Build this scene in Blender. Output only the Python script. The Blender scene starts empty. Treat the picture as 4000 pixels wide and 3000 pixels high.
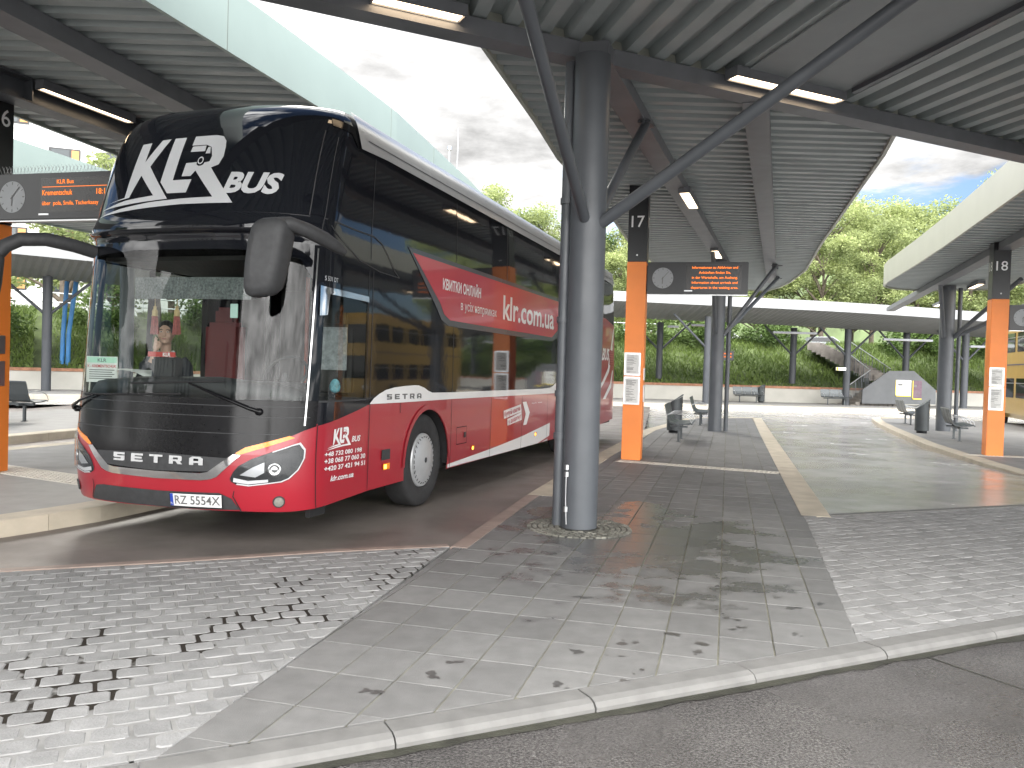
import bpy, bmesh, math, random, bisect
from mathutils import Vector, Matrix
SC = bpy.context.scene
COL = SC.collection
random.seed(7)
rad = math.radians
# ------------------------------------------------------------------ camera, sky, sun, exposure
F_PX, PITCH, ROLL, EYE = 3228.9, 0.0197, 0.0294, 1.597
def cam_axes():
    cp, sp = math.cos(PITCH), math.sin(PITCH)
    f = Vector((0, cp, -sp)); u = Vector((0, sp, cp)); x = Vector((1, 0, 0))
    c, s = math.cos(ROLL), math.sin(ROLL)
    return c*x + s*u, c*u - s*x, f
CX, CU, CF = cam_axes()
cd = bpy.data.cameras.new('camera'); cam = bpy.data.objects.new('camera', cd); COL.objects.link(cam)
m3 = Matrix((CX, CU, -CF)).transposed().to_4x4(); m3.translation = Vector((0, 0, EYE)); cam.matrix_world = m3
cd.sensor_width = 36; cd.lens = F_PX/4000*36; cd.clip_start = .05; cd.clip_end = 2000
SC.camera = cam
SUN_AZ, SUN_EL = rad(-17), rad(27)                    # azimuth from +Y towards +X
sun_dir = Vector((math.sin(SUN_AZ)*math.cos(SUN_EL), math.cos(SUN_AZ)*math.cos(SUN_EL), math.sin(SUN_EL)))
w = bpy.data.worlds.new('World'); SC.world = w; w.use_nodes = True
N = w.node_tree.nodes; L = w.node_tree.links; N.clear()
def nd(t, **k):
    n = N.new(t)
    for a, b in k.items(): setattr(n, a, b)
    return n
wo = nd('ShaderNodeOutputWorld'); bg = nd('ShaderNodeBackground'); bg.inputs[1].default_value = .05
sky = nd('ShaderNodeTexSky', sky_type='NISHITA', sun_disc=False, sun_elevation=SUN_EL, sun_rotation=SUN_AZ, air_density=1.0, dust_density=1.5, ozone_density=1.5)
tc = nd('ShaderNodeTexCoord'); sep = nd('ShaderNodeSeparateXYZ'); L.new(tc.outputs['Generated'], sep.inputs[0])
def mth(op, a, b=None, c=None, clamp=False):
    n = nd('ShaderNodeMath', operation=op, use_clamp=clamp)
    for i, v in enumerate((a, b, c)):
        if v is None: continue
        if isinstance(v, (int, float)): n.inputs[i].default_value = v
        else: L.new(v, n.inputs[i])
    return n.outputs[0]
zz = mth('ADD', mth('MAXIMUM', sep.outputs[2], 0), .12)
cxy = nd('ShaderNodeCombineXYZ'); L.new(mth('DIVIDE', sep.outputs[0], zz), cxy.inputs[0]); L.new(mth('DIVIDE', sep.outputs[1], zz), cxy.inputs[1])
nz = nd('ShaderNodeTexNoise'); nz.inputs['Scale'].default_value = 1.25; nz.inputs['Detail'].default_value = 9; nz.inputs['Roughness'].default_value = .6; nz.inputs['Distortion'].default_value = .35
L.new(cxy.outputs[0], nz.inputs['Vector'])
vm = nd('ShaderNodeVectorMath', operation='DOT_PRODUCT'); L.new(tc.outputs['Generated'], vm.inputs[0]); vm.inputs[1].default_value = sun_dir
sd = mth('MAXIMUM', vm.outputs['Value'], 0)
glow = mth('POWER', sd, 9); glow2 = mth('POWER', sd, 90)
# cloud cover: thick towards the low sun, broken to the right
cov = mth('ADD', nz.outputs[0], mth('ADD', mth('MULTIPLY_ADD', mth('POWER', sd, 7), .24, -.075), mth('MULTIPLY', mth('MAXIMUM', mth('MULTIPLY', sep.outputs[1], -1), 0), .45)))
mask = nd('ShaderNodeMapRange', interpolation_type='SMOOTHSTEP'); L.new(cov, mask.inputs[0]); mask.inputs[1].default_value = .45; mask.inputs[2].default_value = .57
nz2 = nd('ShaderNodeTexNoise'); nz2.inputs['Scale'].default_value = 2.2; nz2.inputs['Detail'].default_value = 8; nz2.inputs['Roughness'].default_value = .62; L.new(cxy.outputs[0], nz2.inputs['Vector'])
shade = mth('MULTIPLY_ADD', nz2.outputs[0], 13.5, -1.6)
back = mth('MULTIPLY_ADD', mth('POWER', mth('MAXIMUM', mth('MULTIPLY_ADD', sep.outputs[1], -.5, .5), 0), 2.0), 7.5, 1.0)   # added fill: unseen half of the sky behind boosted to light the ground
over = mth('MULTIPLY_ADD', mth('POWER', mth('MAXIMUM', mth('ADD', sep.outputs[2], -.48), 0), 1.5), 7.0, 1.0)   # added fill from overhead too, above the visible sky
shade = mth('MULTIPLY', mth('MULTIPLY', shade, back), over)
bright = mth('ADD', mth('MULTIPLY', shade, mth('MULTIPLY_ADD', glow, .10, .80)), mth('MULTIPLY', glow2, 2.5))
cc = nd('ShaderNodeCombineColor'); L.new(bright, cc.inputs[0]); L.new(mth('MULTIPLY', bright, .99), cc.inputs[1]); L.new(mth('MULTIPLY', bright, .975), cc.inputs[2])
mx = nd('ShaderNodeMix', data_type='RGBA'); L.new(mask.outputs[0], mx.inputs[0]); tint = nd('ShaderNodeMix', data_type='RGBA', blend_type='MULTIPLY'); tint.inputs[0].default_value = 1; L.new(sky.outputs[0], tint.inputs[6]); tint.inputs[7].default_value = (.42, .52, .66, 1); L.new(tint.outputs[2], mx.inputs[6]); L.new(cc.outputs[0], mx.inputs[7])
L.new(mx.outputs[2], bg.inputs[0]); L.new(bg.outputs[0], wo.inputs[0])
sl = bpy.data.lights.new('sun', 'SUN'); sl.energy = .5; sl.angle = rad(22); sl.color = (1, .95, .86)
so = bpy.data.objects.new('sun', sl); COL.objects.link(so); so.rotation_euler = (-sun_dir).to_track_quat('-Z', 'Y').to_euler()
SC.view_settings.view_transform = 'Standard'; SC.view_settings.look = 'None'; SC.view_settings.gamma = 1; SC.view_settings.exposure = 2.3
# ------------------------------------------------------------------ helpers
def at(px, py, z):
    """the place at height z that the photograph's pixel (4000 x 3000) shows"""
    d = CF + CX*((px-2000)/F_PX) + CU*((1500-py)/F_PX)
    k = (z-EYE)/d.z
    return Vector((d.x*k, d.y*k, z))
def at_y(px, py, y):
    d = CF + CX*((px-2000)/F_PX) + CU*((1500-py)/F_PX); k = y/d.y
    return Vector((d.x*k, y, EYE+d.z*k))
class MB:
    def __init__(s): s.v = []; s.f = []; s.m = []; s.mi = 0; s.sm = []
    def add(s, vs, fs, smooth=False):
        o = len(s.v); s.v += [tuple(v) for v in vs]; s.f += [tuple(i+o for i in f) for f in fs]; s.m += [s.mi]*len(fs); s.sm += [smooth]*len(fs); return s
    def box(s, c, d, rz=0, M=None, bev=0):
        x, y, z = d[0]/2, d[1]/2, d[2]/2; c = Vector(c)
        R = Matrix.Rotation(rz, 3, 'Z') if M is None else M
        if bev <= 0:
            vs = [c+R@Vector((i*x, j*y, k*z)) for i in (-1, 1) for j in (-1, 1) for k in (-1, 1)]
            return s.add(vs, [(0, 1, 3, 2), (4, 6, 7, 5), (0, 4, 5, 1), (2, 3, 7, 6), (0, 2, 6, 4), (1, 5, 7, 3)])
        bm = bmesh.new(); bmesh.ops.create_cube(bm, size=1)
        for v in bm.verts: v.co = Vector((v.co.x*d[0], v.co.y*d[1], v.co.z*d[2]))
        bmesh.ops.bevel(bm, geom=bm.edges[:], offset=bev, segments=2, affect='EDGES')
        return s.bm(bm, lambda p: c+R@p)
    def bm(s, bm, f=lambda p: p, smooth=False):
        bm.verts.index_update(); s.add([f(v.co) for v in bm.verts], [[v.index for v in fc.verts] for fc in bm.faces], smooth); bm.free(); return s
    def tube(s, p0, p1, r, n=16, r1=None, caps=True):
        p0 = Vector(p0); p1 = Vector(p1); q = (p1-p0).to_track_quat('Z', 'Y'); r1 = r if r1 is None else r1
        vs = [p+q@Vector((rr*math.cos(2*math.pi*i/n), rr*math.sin(2*math.pi*i/n), 0)) for p, rr in ((p0, r), (p1, r1)) for i in range(n)]
        s.add(vs, [(i, (i+1) % n, n+(i+1) % n, n+i) for i in range(n)], True)
        if caps: s.add(vs, [tuple(range(n-1, -1, -1)), tuple(range(n, 2*n))])
        return s
    def path(s, pts, r, n=8, closed=False):
        pts = [Vector(p) for p in pts]; k = len(pts); rings = []
        rs = r if isinstance(r, (list, tuple)) else [r]*k
        up = Vector((.13, .21, 1)).normalized()
        for i, p in enumerate(pts):
            a = pts[max(0, i-1)]; b = pts[min(k-1, i+1)]; t = (b-a).normalized()
            x = t.cross(up).normalized(); y = x.cross(t)
            rr = rs[i] if isinstance(rs[i], (list, tuple)) else (rs[i], rs[i])
            rings += [p+x*rr[0]*math.cos(2*math.pi*j/n)+y*rr[1]*math.sin(2*math.pi*j/n) for j in range(n)]
        fs = [(i*n+j, i*n+(j+1) % n, (i+1)*n+(j+1) % n, (i+1)*n+j) for i in range(k-1) for j in range(n)]
        s.add(rings, fs, True); s.add(rings, [tuple(range(n-1, -1, -1)), tuple(range((k-1)*n, k*n))]); return s
    def lathe(s, prof, c, n=40, M=None, smooth=True):
        """profile of (radius, height) round local Z"""
        c = Vector(c); M = M or Matrix.Identity(3); k = len(prof)
        vs = [c+M@Vector((r*math.cos(2*math.pi*j/n), r*math.sin(2*math.pi*j/n), h)) for r, h in prof for j in range(n)]
        return s.add(vs, [(i*n+j, i*n+(j+1) % n, (i+1)*n+(j+1) % n, (i+1)*n+j) for i in range(k-1) for j in range(n)], smooth)
    def prism(s, poly, z0, z1, f=None):
        """polygon (x, y) raised from z0 to z1; f maps (x, y, z)"""
        n = len(poly); a = sum(poly[i][0]*poly[(i+1) % n][1]-poly[(i+1) % n][0]*poly[i][1] for i in range(n))
        if a < 0: poly = poly[::-1]
        g = f or (lambda x, y, z: (x, y, z))
        vs = [g(p[0], p[1], z0) for p in poly]+[g(p[0], p[1], z1) for p in poly]
        return s.add(vs, [tuple(range(n-1, -1, -1)), tuple(range(n, 2*n))]+[(i, (i+1) % n, n+(i+1) % n, n+i) for i in range(n)])
    def build(s, name, mat, parent=None, world=False, label=None, kind=None):
        me = bpy.data.meshes.new(name); vs = s.v
        if parent is not None and world:
            Mi = (Matrix.Translation(parent.location) @ parent.rotation_euler.to_matrix().to_4x4()).inverted()
            vs = [Mi @ Vector(v) for v in vs]
        me.from_pydata([tuple(v) for v in vs], [], s.f)
        for mt in (mat if isinstance(mat, (list, tuple)) else [mat]): me.materials.append(mt)
        me.polygons.foreach_set('material_index', s.m); me.polygons.foreach_set('use_smooth', s.sm); me.update()
        o = bpy.data.objects.new(name, me); COL.objects.link(o)
        if parent is not None: o.parent = parent
        if label: o['label'] = label
        if kind: o['kind'] = kind
        return o
def tag(o, label=None, cat=None, group=None, kind=None):
    for k, v in (('label', label), ('category', cat), ('group', group), ('kind', kind)):
        if v: o[k] = v
    return o
def empty(name, loc, rz=0, label=None, cat=None, group=None):
    o = bpy.data.objects.new(name, None); COL.objects.link(o); o.location = loc; o.rotation_euler = (0, 0, rz); o.empty_display_size = .2
    return tag(o, label, cat, group)
def copy_tree(o, parent=None):
    c = o.copy(); COL.objects.link(c)
    if parent is not None: c.parent = parent
    for ch in [x for x in COL.objects if x.parent == o]: copy_tree(ch, c)
    return c
def smoothstep(x, a, b):
    t = max(0, min(1, (x-a)/(b-a))); return t*t*(3-2*t)
def clip(poly, n, d):
    """keep the part of a polygon of (x, y) where n.p <= d"""
    out = []
    for i in range(len(poly)):
        p, q = poly[i], poly[(i+1) % len(poly)]
        a = n[0]*p[0]+n[1]*p[1]-d; b = n[0]*q[0]+n[1]*q[1]-d
        if a <= 0: out.append(p)
        if (a < 0 < b) or (b < 0 < a):
            k = a/(a-b); out.append((p[0]+(q[0]-p[0])*k, p[1]+(q[1]-p[1])*k))
    return out
def clip_convex(poly, win):
    """polygon clipped by a convex counter-clockwise window"""
    for i in range(len(win)):
        a, b = win[i], win[(i+1) % len(win)]; n = (b[1]-a[1], -(b[0]-a[0]))
        poly = clip(poly, n, n[0]*a[0]+n[1]*a[1])
        if len(poly) < 3: return []
    return poly
# ------------------------------------------------------------------ materials
def material(name, col, rough=.5, metal=0, var=.12, scale=3, bump=0, bscale=60, rvar=0, coat=0, spec=.5, build=None):
    m = bpy.data.materials.new(name); m.use_nodes = True; nt = m.node_tree; P = nt.nodes['Principled BSDF']
    P.inputs['Roughness'].default_value = rough; P.inputs['Metallic'].default_value = metal; P.inputs['Specular IOR Level'].default_value = spec
    if coat: P.inputs['Coat Weight'].default_value = coat; P.inputs['Coat Roughness'].default_value = .03
    tc = nt.nodes.new('ShaderNodeTexCoord'); out = tc.outputs['Object']
    def noise(sc, det=4, ro=.55):
        n = nt.nodes.new('ShaderNodeTexNoise'); n.inputs['Scale'].default_value = sc; n.inputs['Detail'].default_value = det; n.inputs['Roughness'].default_value = ro
        nt.links.new(out, n.inputs['Vector']); return n.outputs[0]
    def rng(v, a, b, c, d):
        n = nt.nodes.new('ShaderNodeMapRange'); nt.links.new(v, n.inputs[0])
        for i, x in enumerate((a, b, c, d)): n.inputs[i+1].default_value = x
        return n.outputs[0]
    c4 = tuple(col)+(1,)
    if var:
        h = nt.nodes.new('ShaderNodeHueSaturation'); h.inputs['Color'].default_value = c4
        nt.links.new(rng(noise(scale, 6), .3, .7, 1-var, 1+var), h.inputs['Value']); nt.links.new(h.outputs[0], P.inputs['Base Color'])
    else: P.inputs['Base Color'].default_value = c4
    if rvar: nt.links.new(rng(noise(scale*.8, 5), .35, .65, max(.02, rough-rvar), min(1, rough+rvar)), P.inputs['Roughness'])
    if bump:
        b = nt.nodes.new('ShaderNodeBump'); b.inputs['Strength'].default_value = bump; b.inputs['Distance'].default_value = .01
        nt.links.new(noise(bscale, 4), b.inputs['Height']); nt.links.new(b.outputs[0], P.inputs['Normal'])
    if build: build(nt, P, noise, rng)
    return m
def emit(name, col, strength):
    m = bpy.data.materials.new(name); m.use_nodes = True; nt = m.node_tree; nt.nodes.clear()
    e = nt.nodes.new('ShaderNodeEmission'); o = nt.nodes.new('ShaderNodeOutputMaterial'); e.inputs[0].default_value = tuple(col)+(1,); e.inputs[1].default_value = strength
    nt.links.new(e.outputs[0], o.inputs[0]); return m
def glass(name, tint, rough=0.0, ior=1.5, extra=.0):
    """thin window glass: Schlick mix of tinted clear and mirror"""
    m = bpy.data.materials.new(name); m.use_nodes = True; nt = m.node_tree; nt.nodes.clear()
    o = nt.nodes.new('ShaderNodeOutputMaterial'); t = nt.nodes.new('ShaderNodeBsdfTransparent'); g = nt.nodes.new('ShaderNodeBsdfGlossy'); f = nt.nodes.new('ShaderNodeLayerWeight'); pw = nt.nodes.new('ShaderNodeMath'); x = nt.nodes.new('ShaderNodeMixShader')
    t.inputs[0].default_value = tuple(tint)+(1,); g.inputs['Roughness'].default_value = rough; f.inputs[0].default_value = .5; pw.operation = 'POWER'; pw.inputs[1].default_value = 5; nt.links.new(f.outputs['Facing'], pw.inputs[0])
    a = nt.nodes.new('ShaderNodeMath'); a.operation = 'MULTIPLY_ADD'; a.inputs[1].default_value = .93; a.inputs[2].default_value = .034+extra; a.use_clamp = True
    nt.links.new(pw.outputs[0], a.inputs[0]); nt.links.new(a.outputs[0], x.inputs[0]); nt.links.new(t.outputs[0], x.inputs[1]); nt.links.new(g.outputs[0], x.inputs[2]); nt.links.new(x.outputs[0], o.inputs[0]); return m
def wet(cx=None, cy=None, r0=0, r1=1, amount=1.0, nsc=1.6):
    """wet patches: darker and glossier where the rain stands"""
    def b(nt, P, noise, rng):
        geo = nt.nodes.new('ShaderNodeNewGeometry')
        nn = nt.nodes.new('ShaderNodeTexNoise'); nn.inputs['Scale'].default_value = nsc; nn.inputs['Detail'].default_value = 7; nn.inputs['Roughness'].default_value = .62; nt.links.new(geo.outputs['Position'], nn.inputs['Vector'])
        v = nn.outputs[0]
        if cx is not None:
            mp = nt.nodes.new('ShaderNodeMapping'); mp.vector_type = 'POINT'; nt.links.new(geo.outputs['Position'], mp.inputs[0]); mp.inputs['Location'].default_value = (-cx, -cy, 0)
            s2 = nt.nodes.new('ShaderNodeVectorMath'); s2.operation = 'MULTIPLY'; nt.links.new(mp.outputs[0], s2.inputs[0]); s2.inputs[1].default_value = (1, .62, 0)
            l = nt.nodes.new('ShaderNodeVectorMath'); l.operation = 'LENGTH'; nt.links.new(s2.outputs[0], l.inputs[0])
            fall = rng(l.outputs['Value'], r0, r1, .20, -.30)
            a = nt.nodes.new('ShaderNodeMath'); nt.links.new(v, a.inputs[0]); nt.links.new(fall, a.inputs[1]); v = a.outputs[0]
        k = rng(v, .50, .585, 0, amount)
        old = P.inputs['Base Color'].links[0].from_socket
        mxx = nt.nodes.new('ShaderNodeMix'); mxx.data_type = 'RGBA'; mxx.blend_type = 'MULTIPLY'; nt.links.new(k, mxx.inputs[0]); nt.links.new(old, mxx.inputs[6]); mxx.inputs[7].default_value = (.5, .5, .51, 1); nt.links.new(mxx.outputs[2], P.inputs['Base Color'])
        ro = nt.nodes.new('ShaderNodeMix'); ro.data_type = 'FLOAT'; nt.links.new(k, ro.inputs[0]); ro.inputs[2].default_value = P.inputs['Roughness'].default_value; ro.inputs[3].default_value = .12
        if P.inputs['Roughness'].links: nt.links.new(P.inputs['Roughness'].links[0].from_socket, ro.inputs[2])
        nt.links.new(ro.outputs[0], P.inputs['Roughness'])
    return b
def toned(amount, after=None):
    """per-stone tone from the 'tone' face attribute"""
    def b(nt, P, noise, rng):
        at_ = nt.nodes.new('ShaderNodeAttribute'); at_.attribute_name = 'tone'
        old = P.inputs['Base Color'].links[0].from_socket
        h = nt.nodes.new('ShaderNodeHueSaturation'); nt.links.new(old, h.inputs['Color']); nt.links.new(rng(at_.outputs['Fac'], 0, 1, 1-amount, 1+amount), h.inputs['Value']); nt.links.new(h.outputs[0], P.inputs['Base Color'])
        if after: after(nt, P, noise, rng)
    return b
def speckle(nt, P, noise, rng):
    old = P.inputs['Base Color'].links[0].from_socket
    h = nt.nodes.new('ShaderNodeHueSaturation'); nt.links.new(old, h.inputs['Color']); nt.links.new(rng(noise(75, 5, .85), .36, .64, .2, 2.0), h.inputs['Value']); nt.links.new(h.outputs[0], P.inputs['Base Color'])
M = {}
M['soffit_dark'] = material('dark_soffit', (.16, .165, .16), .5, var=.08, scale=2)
M['asphalt'] = material('wet_road_concrete', (.066, .062, .060), .24, var=.3, scale=.9, bump=1.0, bscale=95, rvar=.17, build=speckle)
M['lane'] = material('bay_concrete', (.40, .392, .385), .2, var=.12, scale=.9, bump=.15, bscale=60, rvar=.08, build=wet(amount=.3, nsc=.35))
M['bus_lane'] = material('bus_bay_concrete', (.155, .135, .122), .5, var=.2, scale=1.2, bump=.25, bscale=90, rvar=.15)
M['slab'] = material('paving_slab', (.155, .153, .149), .62, var=.13, scale=7, bump=.25, bscale=160, build=toned(.12, wet(1.25, 7.9, 0.2, 2.9, 1.0, 1.5)))
M['slab_far'] = material('paving_slab_dry', (.2, .197, .19), .6, var=.15, scale=3, bump=.2, bscale=100)
M['mortar'] = material('paving_joint', (.165, .16, .125), .9, var=.45, scale=4)
M['sett'] = material('light_granite_sett', (.235, .233, .23), .8, var=.15, scale=7, bump=.5, bscale=70, build=toned(.13), spec=.2)
M['sett_joint'] = material('sett_joint_sand', (.42, .355, .35), .9, var=.3, scale=5, bump=.3, bscale=80)
M['small_sett'] = material('mossy_small_sett', (.15, .147, .125), .55, var=.35, scale=14, bump=.3, bscale=120, build=toned(.3))
M['granite'] = material('kerb_granite', (.145, .142, .136), .75, var=.14, scale=8, bump=.3, bscale=260)
M['kerb'] = material('cream_kerb_concrete', (.43, .38, .30), .75, var=.16, scale=3, bump=.15, bscale=120)
M['kerb_red'] = material('reddish_kerb_granite', (.27, .21, .18), .6, var=.2, scale=5, bump=.2, bscale=150)
M['dirt'] = material('dark_gutter_dirt', (.03, .03, .022), .5, var=.6, scale=6, bump=.5, bscale=60)
M['tactile'] = material('tactile_paving', (.5, .47, .41), .7, var=.1, scale=6)
M['steel'] = material('grey_painted_steel', (.085, .093, .104), .42, var=.08, scale=4, bump=.04, bscale=40, rvar=.06)
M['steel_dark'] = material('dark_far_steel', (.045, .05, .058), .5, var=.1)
M['steel_light'] = material('grey_beam_paint', (.15, .158, .172), .45, var=.12, scale=3, bump=.04, bscale=40)
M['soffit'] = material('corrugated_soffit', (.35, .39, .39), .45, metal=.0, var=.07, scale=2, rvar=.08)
M['mint'] = material('mint_fascia', (.345, .42, .39), .4, var=.04, scale=1.2)
M['cream'] = material('cream_fascia', (.42, .43, .37), .4, var=.04, scale=1.2)
M['white_fascia'] = material('white_fascia', (.25, .258, .265), .4, var=.05, scale=1)
M['orange'] = material('orange_panel', (.82, .235, .04), .42, var=.07, scale=2)
M['black'] = material('black_panel', (.012, .013, .015), .3, var=.2, scale=3)
M['white'] = material('white_print', (.78, .78, .78), .5, var=.03)
M['offwhite'] = material('paper', (.62, .62, .60), .6, var=.05, scale=6)
M['ink'] = material('ink', (.12, .12, .12), .7, var=.2)
M['alu'] = material('aluminium', (.55, .56, .57), .32, metal=.9, var=.08)
M['bin'] = material('bin_grey', (.05, .057, .06), .42, metal=.3, var=.15)
M['bench'] = material('bench_grey_metal', (.085, .095, .10), .38, metal=.4, var=.12)
M['led'] = emit('amber_led', (1.0, .22, .03), .42)
M['lamp'] = emit('lamp_tube', (1.0, .74, .48), 2.2)
M['wall'] = material('pale_concrete', (.44, .43, .39), .8, var=.12, scale=.8, bump=.1, bscale=30)
M['brick'] = material('coping_brick', (.30, .15, .09), .8, var=.3, scale=4, bump=.2, bscale=30)
# ------------------------------------------------------------------ the ground
def sheet(name, pts, z, mat, parent=None, kind='structure'):
    b = MB(); n = len(pts)
    vs = [(p[0], p[1], p[2] if len(p) > 2 else z) for p in pts]
    a = sum(vs[i][0]*vs[(i+1) % n][1]-vs[(i+1) % n][0]*vs[i][1] for i in range(n))
    if a < 0: vs = vs[::-1]
    b.add(vs, [tuple(range(n))]); return b.build(name, mat, parent, kind=kind)
P2 = lambda px, py, z=0: tuple(at(px, py, z))[:2]
def ext(a, b, k):          # the point k metres beyond b on the line a-b
    a = Vector(a[:2]); b = Vector(b[:2]); d = (b-a).normalized(); p = b+d*k; return (p.x, p.y)
ground = sheet('ground', [(-400, -300), (400, -300), (400, 500), (-400, 500)], -.32, M['bus_lane'])
LANE_Z = -.16
AX = Vector((math.cos(rad(24.3)), math.sin(rad(24.3))))      # main axis of the station
AN = Vector((-AX.y, AX.x))
# front kerb between station and near road
kin = [P2(1500, 2816), P2(3353, 2508)]
k0 = ext(kin[1], kin[0], 9); k1 = ext(kin[0], kin[1], 16)
kd = (Vector(k1)-Vector(k0)).normalized(); kn = Vector((kd.y, -kd.x))       # kn points to the road
b = MB(); s = 0; Ltot = (Vector(k1)-Vector(k0)).length; rnd = random.Random(3)
prof = [(0, -.2), (0, -.004), (.012, .004), (.13, .006), (.168, -.006), (.185, -.028), (.19, -.2)]
while s < Ltot:
    e = min(Ltot, s+1.0-.008)
    o = rnd.uniform(-.003, .003)
    ring = [[Vector((*(Vector(k0)+kd*q+kn*(u+o)), z+o*.6)) for u, z in prof] for q in (s, e)]
    n = len(prof); vs = ring[0]+ring[1]
    b.add(vs, [(i, i+1, n+i+1, n+i) for i in range(n-1)]+[tuple(range(n)), tuple(range(2*n-1, n-1, -1))])
    s += 1.0
for v in range(0): pass
b.build('kerb', M['granite'], kind='structure')
kq = [Vector(k0)+kn*.004, Vector(k1)+kn*.004, Vector(k1)+kn*.17, Vector(k0)+kn*.17]
sheet('kerb_bed', [tuple(p) for p in kq], -.03, M['dirt'])
# near road: gently sloped wet concrete with a gutter line of dirt
rA = Vector(k0)+kn*.2; rB = Vector(k1)+kn*.2
sheet('road', [tuple(rA-kn*.02)+(-.05,), tuple(rB-kn*.02)+(-.05,), tuple(rB+kn*30)+(-.12,), tuple(rA+kn*30)+(-.12,)], -.05, M['asphalt'])
gb = MB(); rnd = random.Random(5); up_, lo_ = [], []
for i in range(241):
    p = rA+(rB-rA)*(i/240); up_.append((*(p-kn*.015), -.046)); wd = .03+.03*rnd.random()+(.02 if rnd.random() < .1 else 0); lo_.append((*(p+kn*wd), -.0465))
n = len(up_); gb.add(up_+lo_, [(i, n+i, n+i+1, i+1) for i in range(n-1)]); gb.build('gutter_dirt', M['dirt'], kind='stuff')
j0, j1 = at(3570, 2550, -.05), at(4000, 2697, -.055); jd = (j1-j0).normalized(); jn = Vector((-jd.y, jd.x, 0))*.008
sheet('road_joint', [tuple(p+Vector((0, 0, .004))) for p in (j0-jn, j1+jd*3-jn, j1+jd*3+jn, j0+jn)], 0, M['dirt'])
# ---- paved platform (bay 17): every slab modelled
pf = [P2(1500, 2816), P2(2400, 2667), P2(3353, 2508)]
left_front = [P2(618, 2953), P2(1500, 2321), P2(1761, 2137)]
plat = [P2(618, 2953), P2(3353, 2508), P2(3144, 2022), P2(2975, 1700), P2(2937, 1634), P2(2693, 1631), P2(2517, 1678), P2(2360, 1768), P2(2090, 1935), P2(1771, 2137)]
PD = Vector((math.sin(rad(14.6)), math.cos(rad(14.6)))); PX = Vector((PD.y, -PD.x))
def stones(win, ux, uy, w, h, gap, ztop, bevel, tilt, jit=0, offset=0.0, seed=1, depth=.03, col_off=None):
    """stones of w x h on axes ux, uy, clipped to the polygon win; returns MB and tones"""
    rnd = random.Random(seed); b = MB(); tones = []
    n = len(win); area = sum(win[i][0]*win[(i+1) % n][1]-win[(i+1) % n][0]*win[i][1] for i in range(n))
    W_ = win if area > 0 else win[::-1]
    us = [Vector(p).dot(ux) for p in W_]; vs = [Vector(p).dot(uy) for p in W_]
    for r in range(int(min(vs)//h), int(max(vs)//h)+1):
        off = (r % 2)*offset*w
        for c in range(int((min(us)-off)//w)-1, int((max(us)-off)//w)+1):
            u0, u1, v0, v1 = c*w+off+gap/2, (c+1)*w+off-gap/2, r*h+gap/2, (r+1)*h-gap/2
            cu = bevel*1.5
            q = [(u0+cu, v0), (u1-cu, v0), (u1, v0+cu), (u1, v1-cu), (u1-cu, v1), (u0+cu, v1), (u0, v1-cu), (u0, v0+cu)] if jit else [(u0, v0), (u1, v0), (u1, v1), (u0, v1)]
            q = [(x+rnd.uniform(-jit, jit), y+rnd.uniform(-jit, jit)) for x, y in q]
            tone = rnd.random(); a_, b_, c_ = rnd.uniform(-tilt, tilt), rnd.uniform(-tilt, tilt), rnd.uniform(-tilt, tilt)*.07
            poly = clip_any([tuple(ux*x+uy*y) for x, y in q], W_)
            if len(poly) < 3: continue
            cx = sum(p[0] for p in poly)/len(poly); cy = sum(p[1] for p in poly)/len(poly); k = len(poly)
            size = max(max(abs(p[0]-cx), abs(p[1]-cy)) for p in poly)
            if size < .015: continue
            sc = max(.2, 1-bevel/size)
            z = lambda x, y: ztop(x, y)+a_*(x-cx)+b_*(y-cy)+c_
            top = [(cx+(x-cx)*sc, cy+(y-cy)*sc) for x, y in poly]
            sm = 1-(bevel*.35)/size
            mid = [(cx+(x-cx)*sm, cy+(y-cy)*sm) for x, y in poly]
            V = [(x, y, z(x, y)) for x, y in top]+[(x, y, z(x, y)-bevel*.45) for x, y in mid]+[(x, y, z(x, y)-depth) for x, y in poly]
            fs = [tuple(range(k))]+[(i, k+i, k+(i+1) % k, (i+1) % k) for i in range(k)]+[(k+i, 2*k+i, 2*k+(i+1) % k, k+(i+1) % k) for i in range(k)]
            b.add(V, fs); tones += [tone]*len(fs)
    return b, tones
def convex_parts(poly):
    bm = bmesh.new(); vs = [bm.verts.new((p[0], p[1], 0)) for p in poly]; bm.faces.new(vs); bmesh.ops.triangulate(bm, faces=bm.faces[:]); return bm
def clip_any(q, win):
    """clip the small convex q by a simple polygon: by each win edge that is convex-local (q is small against win)"""
    out = q; n = len(win)
    cx = sum(p[0] for p in q)/len(q); cy = sum(p[1] for p in q)/len(q)
    for i in range(n):
        a, b_ = win[i], win[(i+1) % n]; dx, dy = b_[0]-a[0], b_[1]-a[1]; l = math.hypot(dx, dy)
        t = ((cx-a[0])*dx+(cy-a[1])*dy)/l; d = ((cx-a[0])*dy-(cy-a[1])*dx)/l
        if d > .6 and -1e-6 <= t <= l: return []
        if abs(d) < .6 and -.5 < t < l+.5:
            nn = (dy, -dx); out = clip(out, nn, nn[0]*a[0]+nn[1]*a[1])
            if len(out) < 3: return []
    # reject when the centre is outside
    ins = False; x, y = sum(p[0] for p in out)/len(out), sum(p[1] for p in out)/len(out)
    for i in range(n):
        a, b_ = win[i], win[(i+1) % n]
        if (a[1] > y) != (b_[1] > y) and x < (b_[0]-a[0])*(y-a[1])/(b_[1]-a[1])+a[0]: ins = not ins
    return out if ins else []
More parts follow.
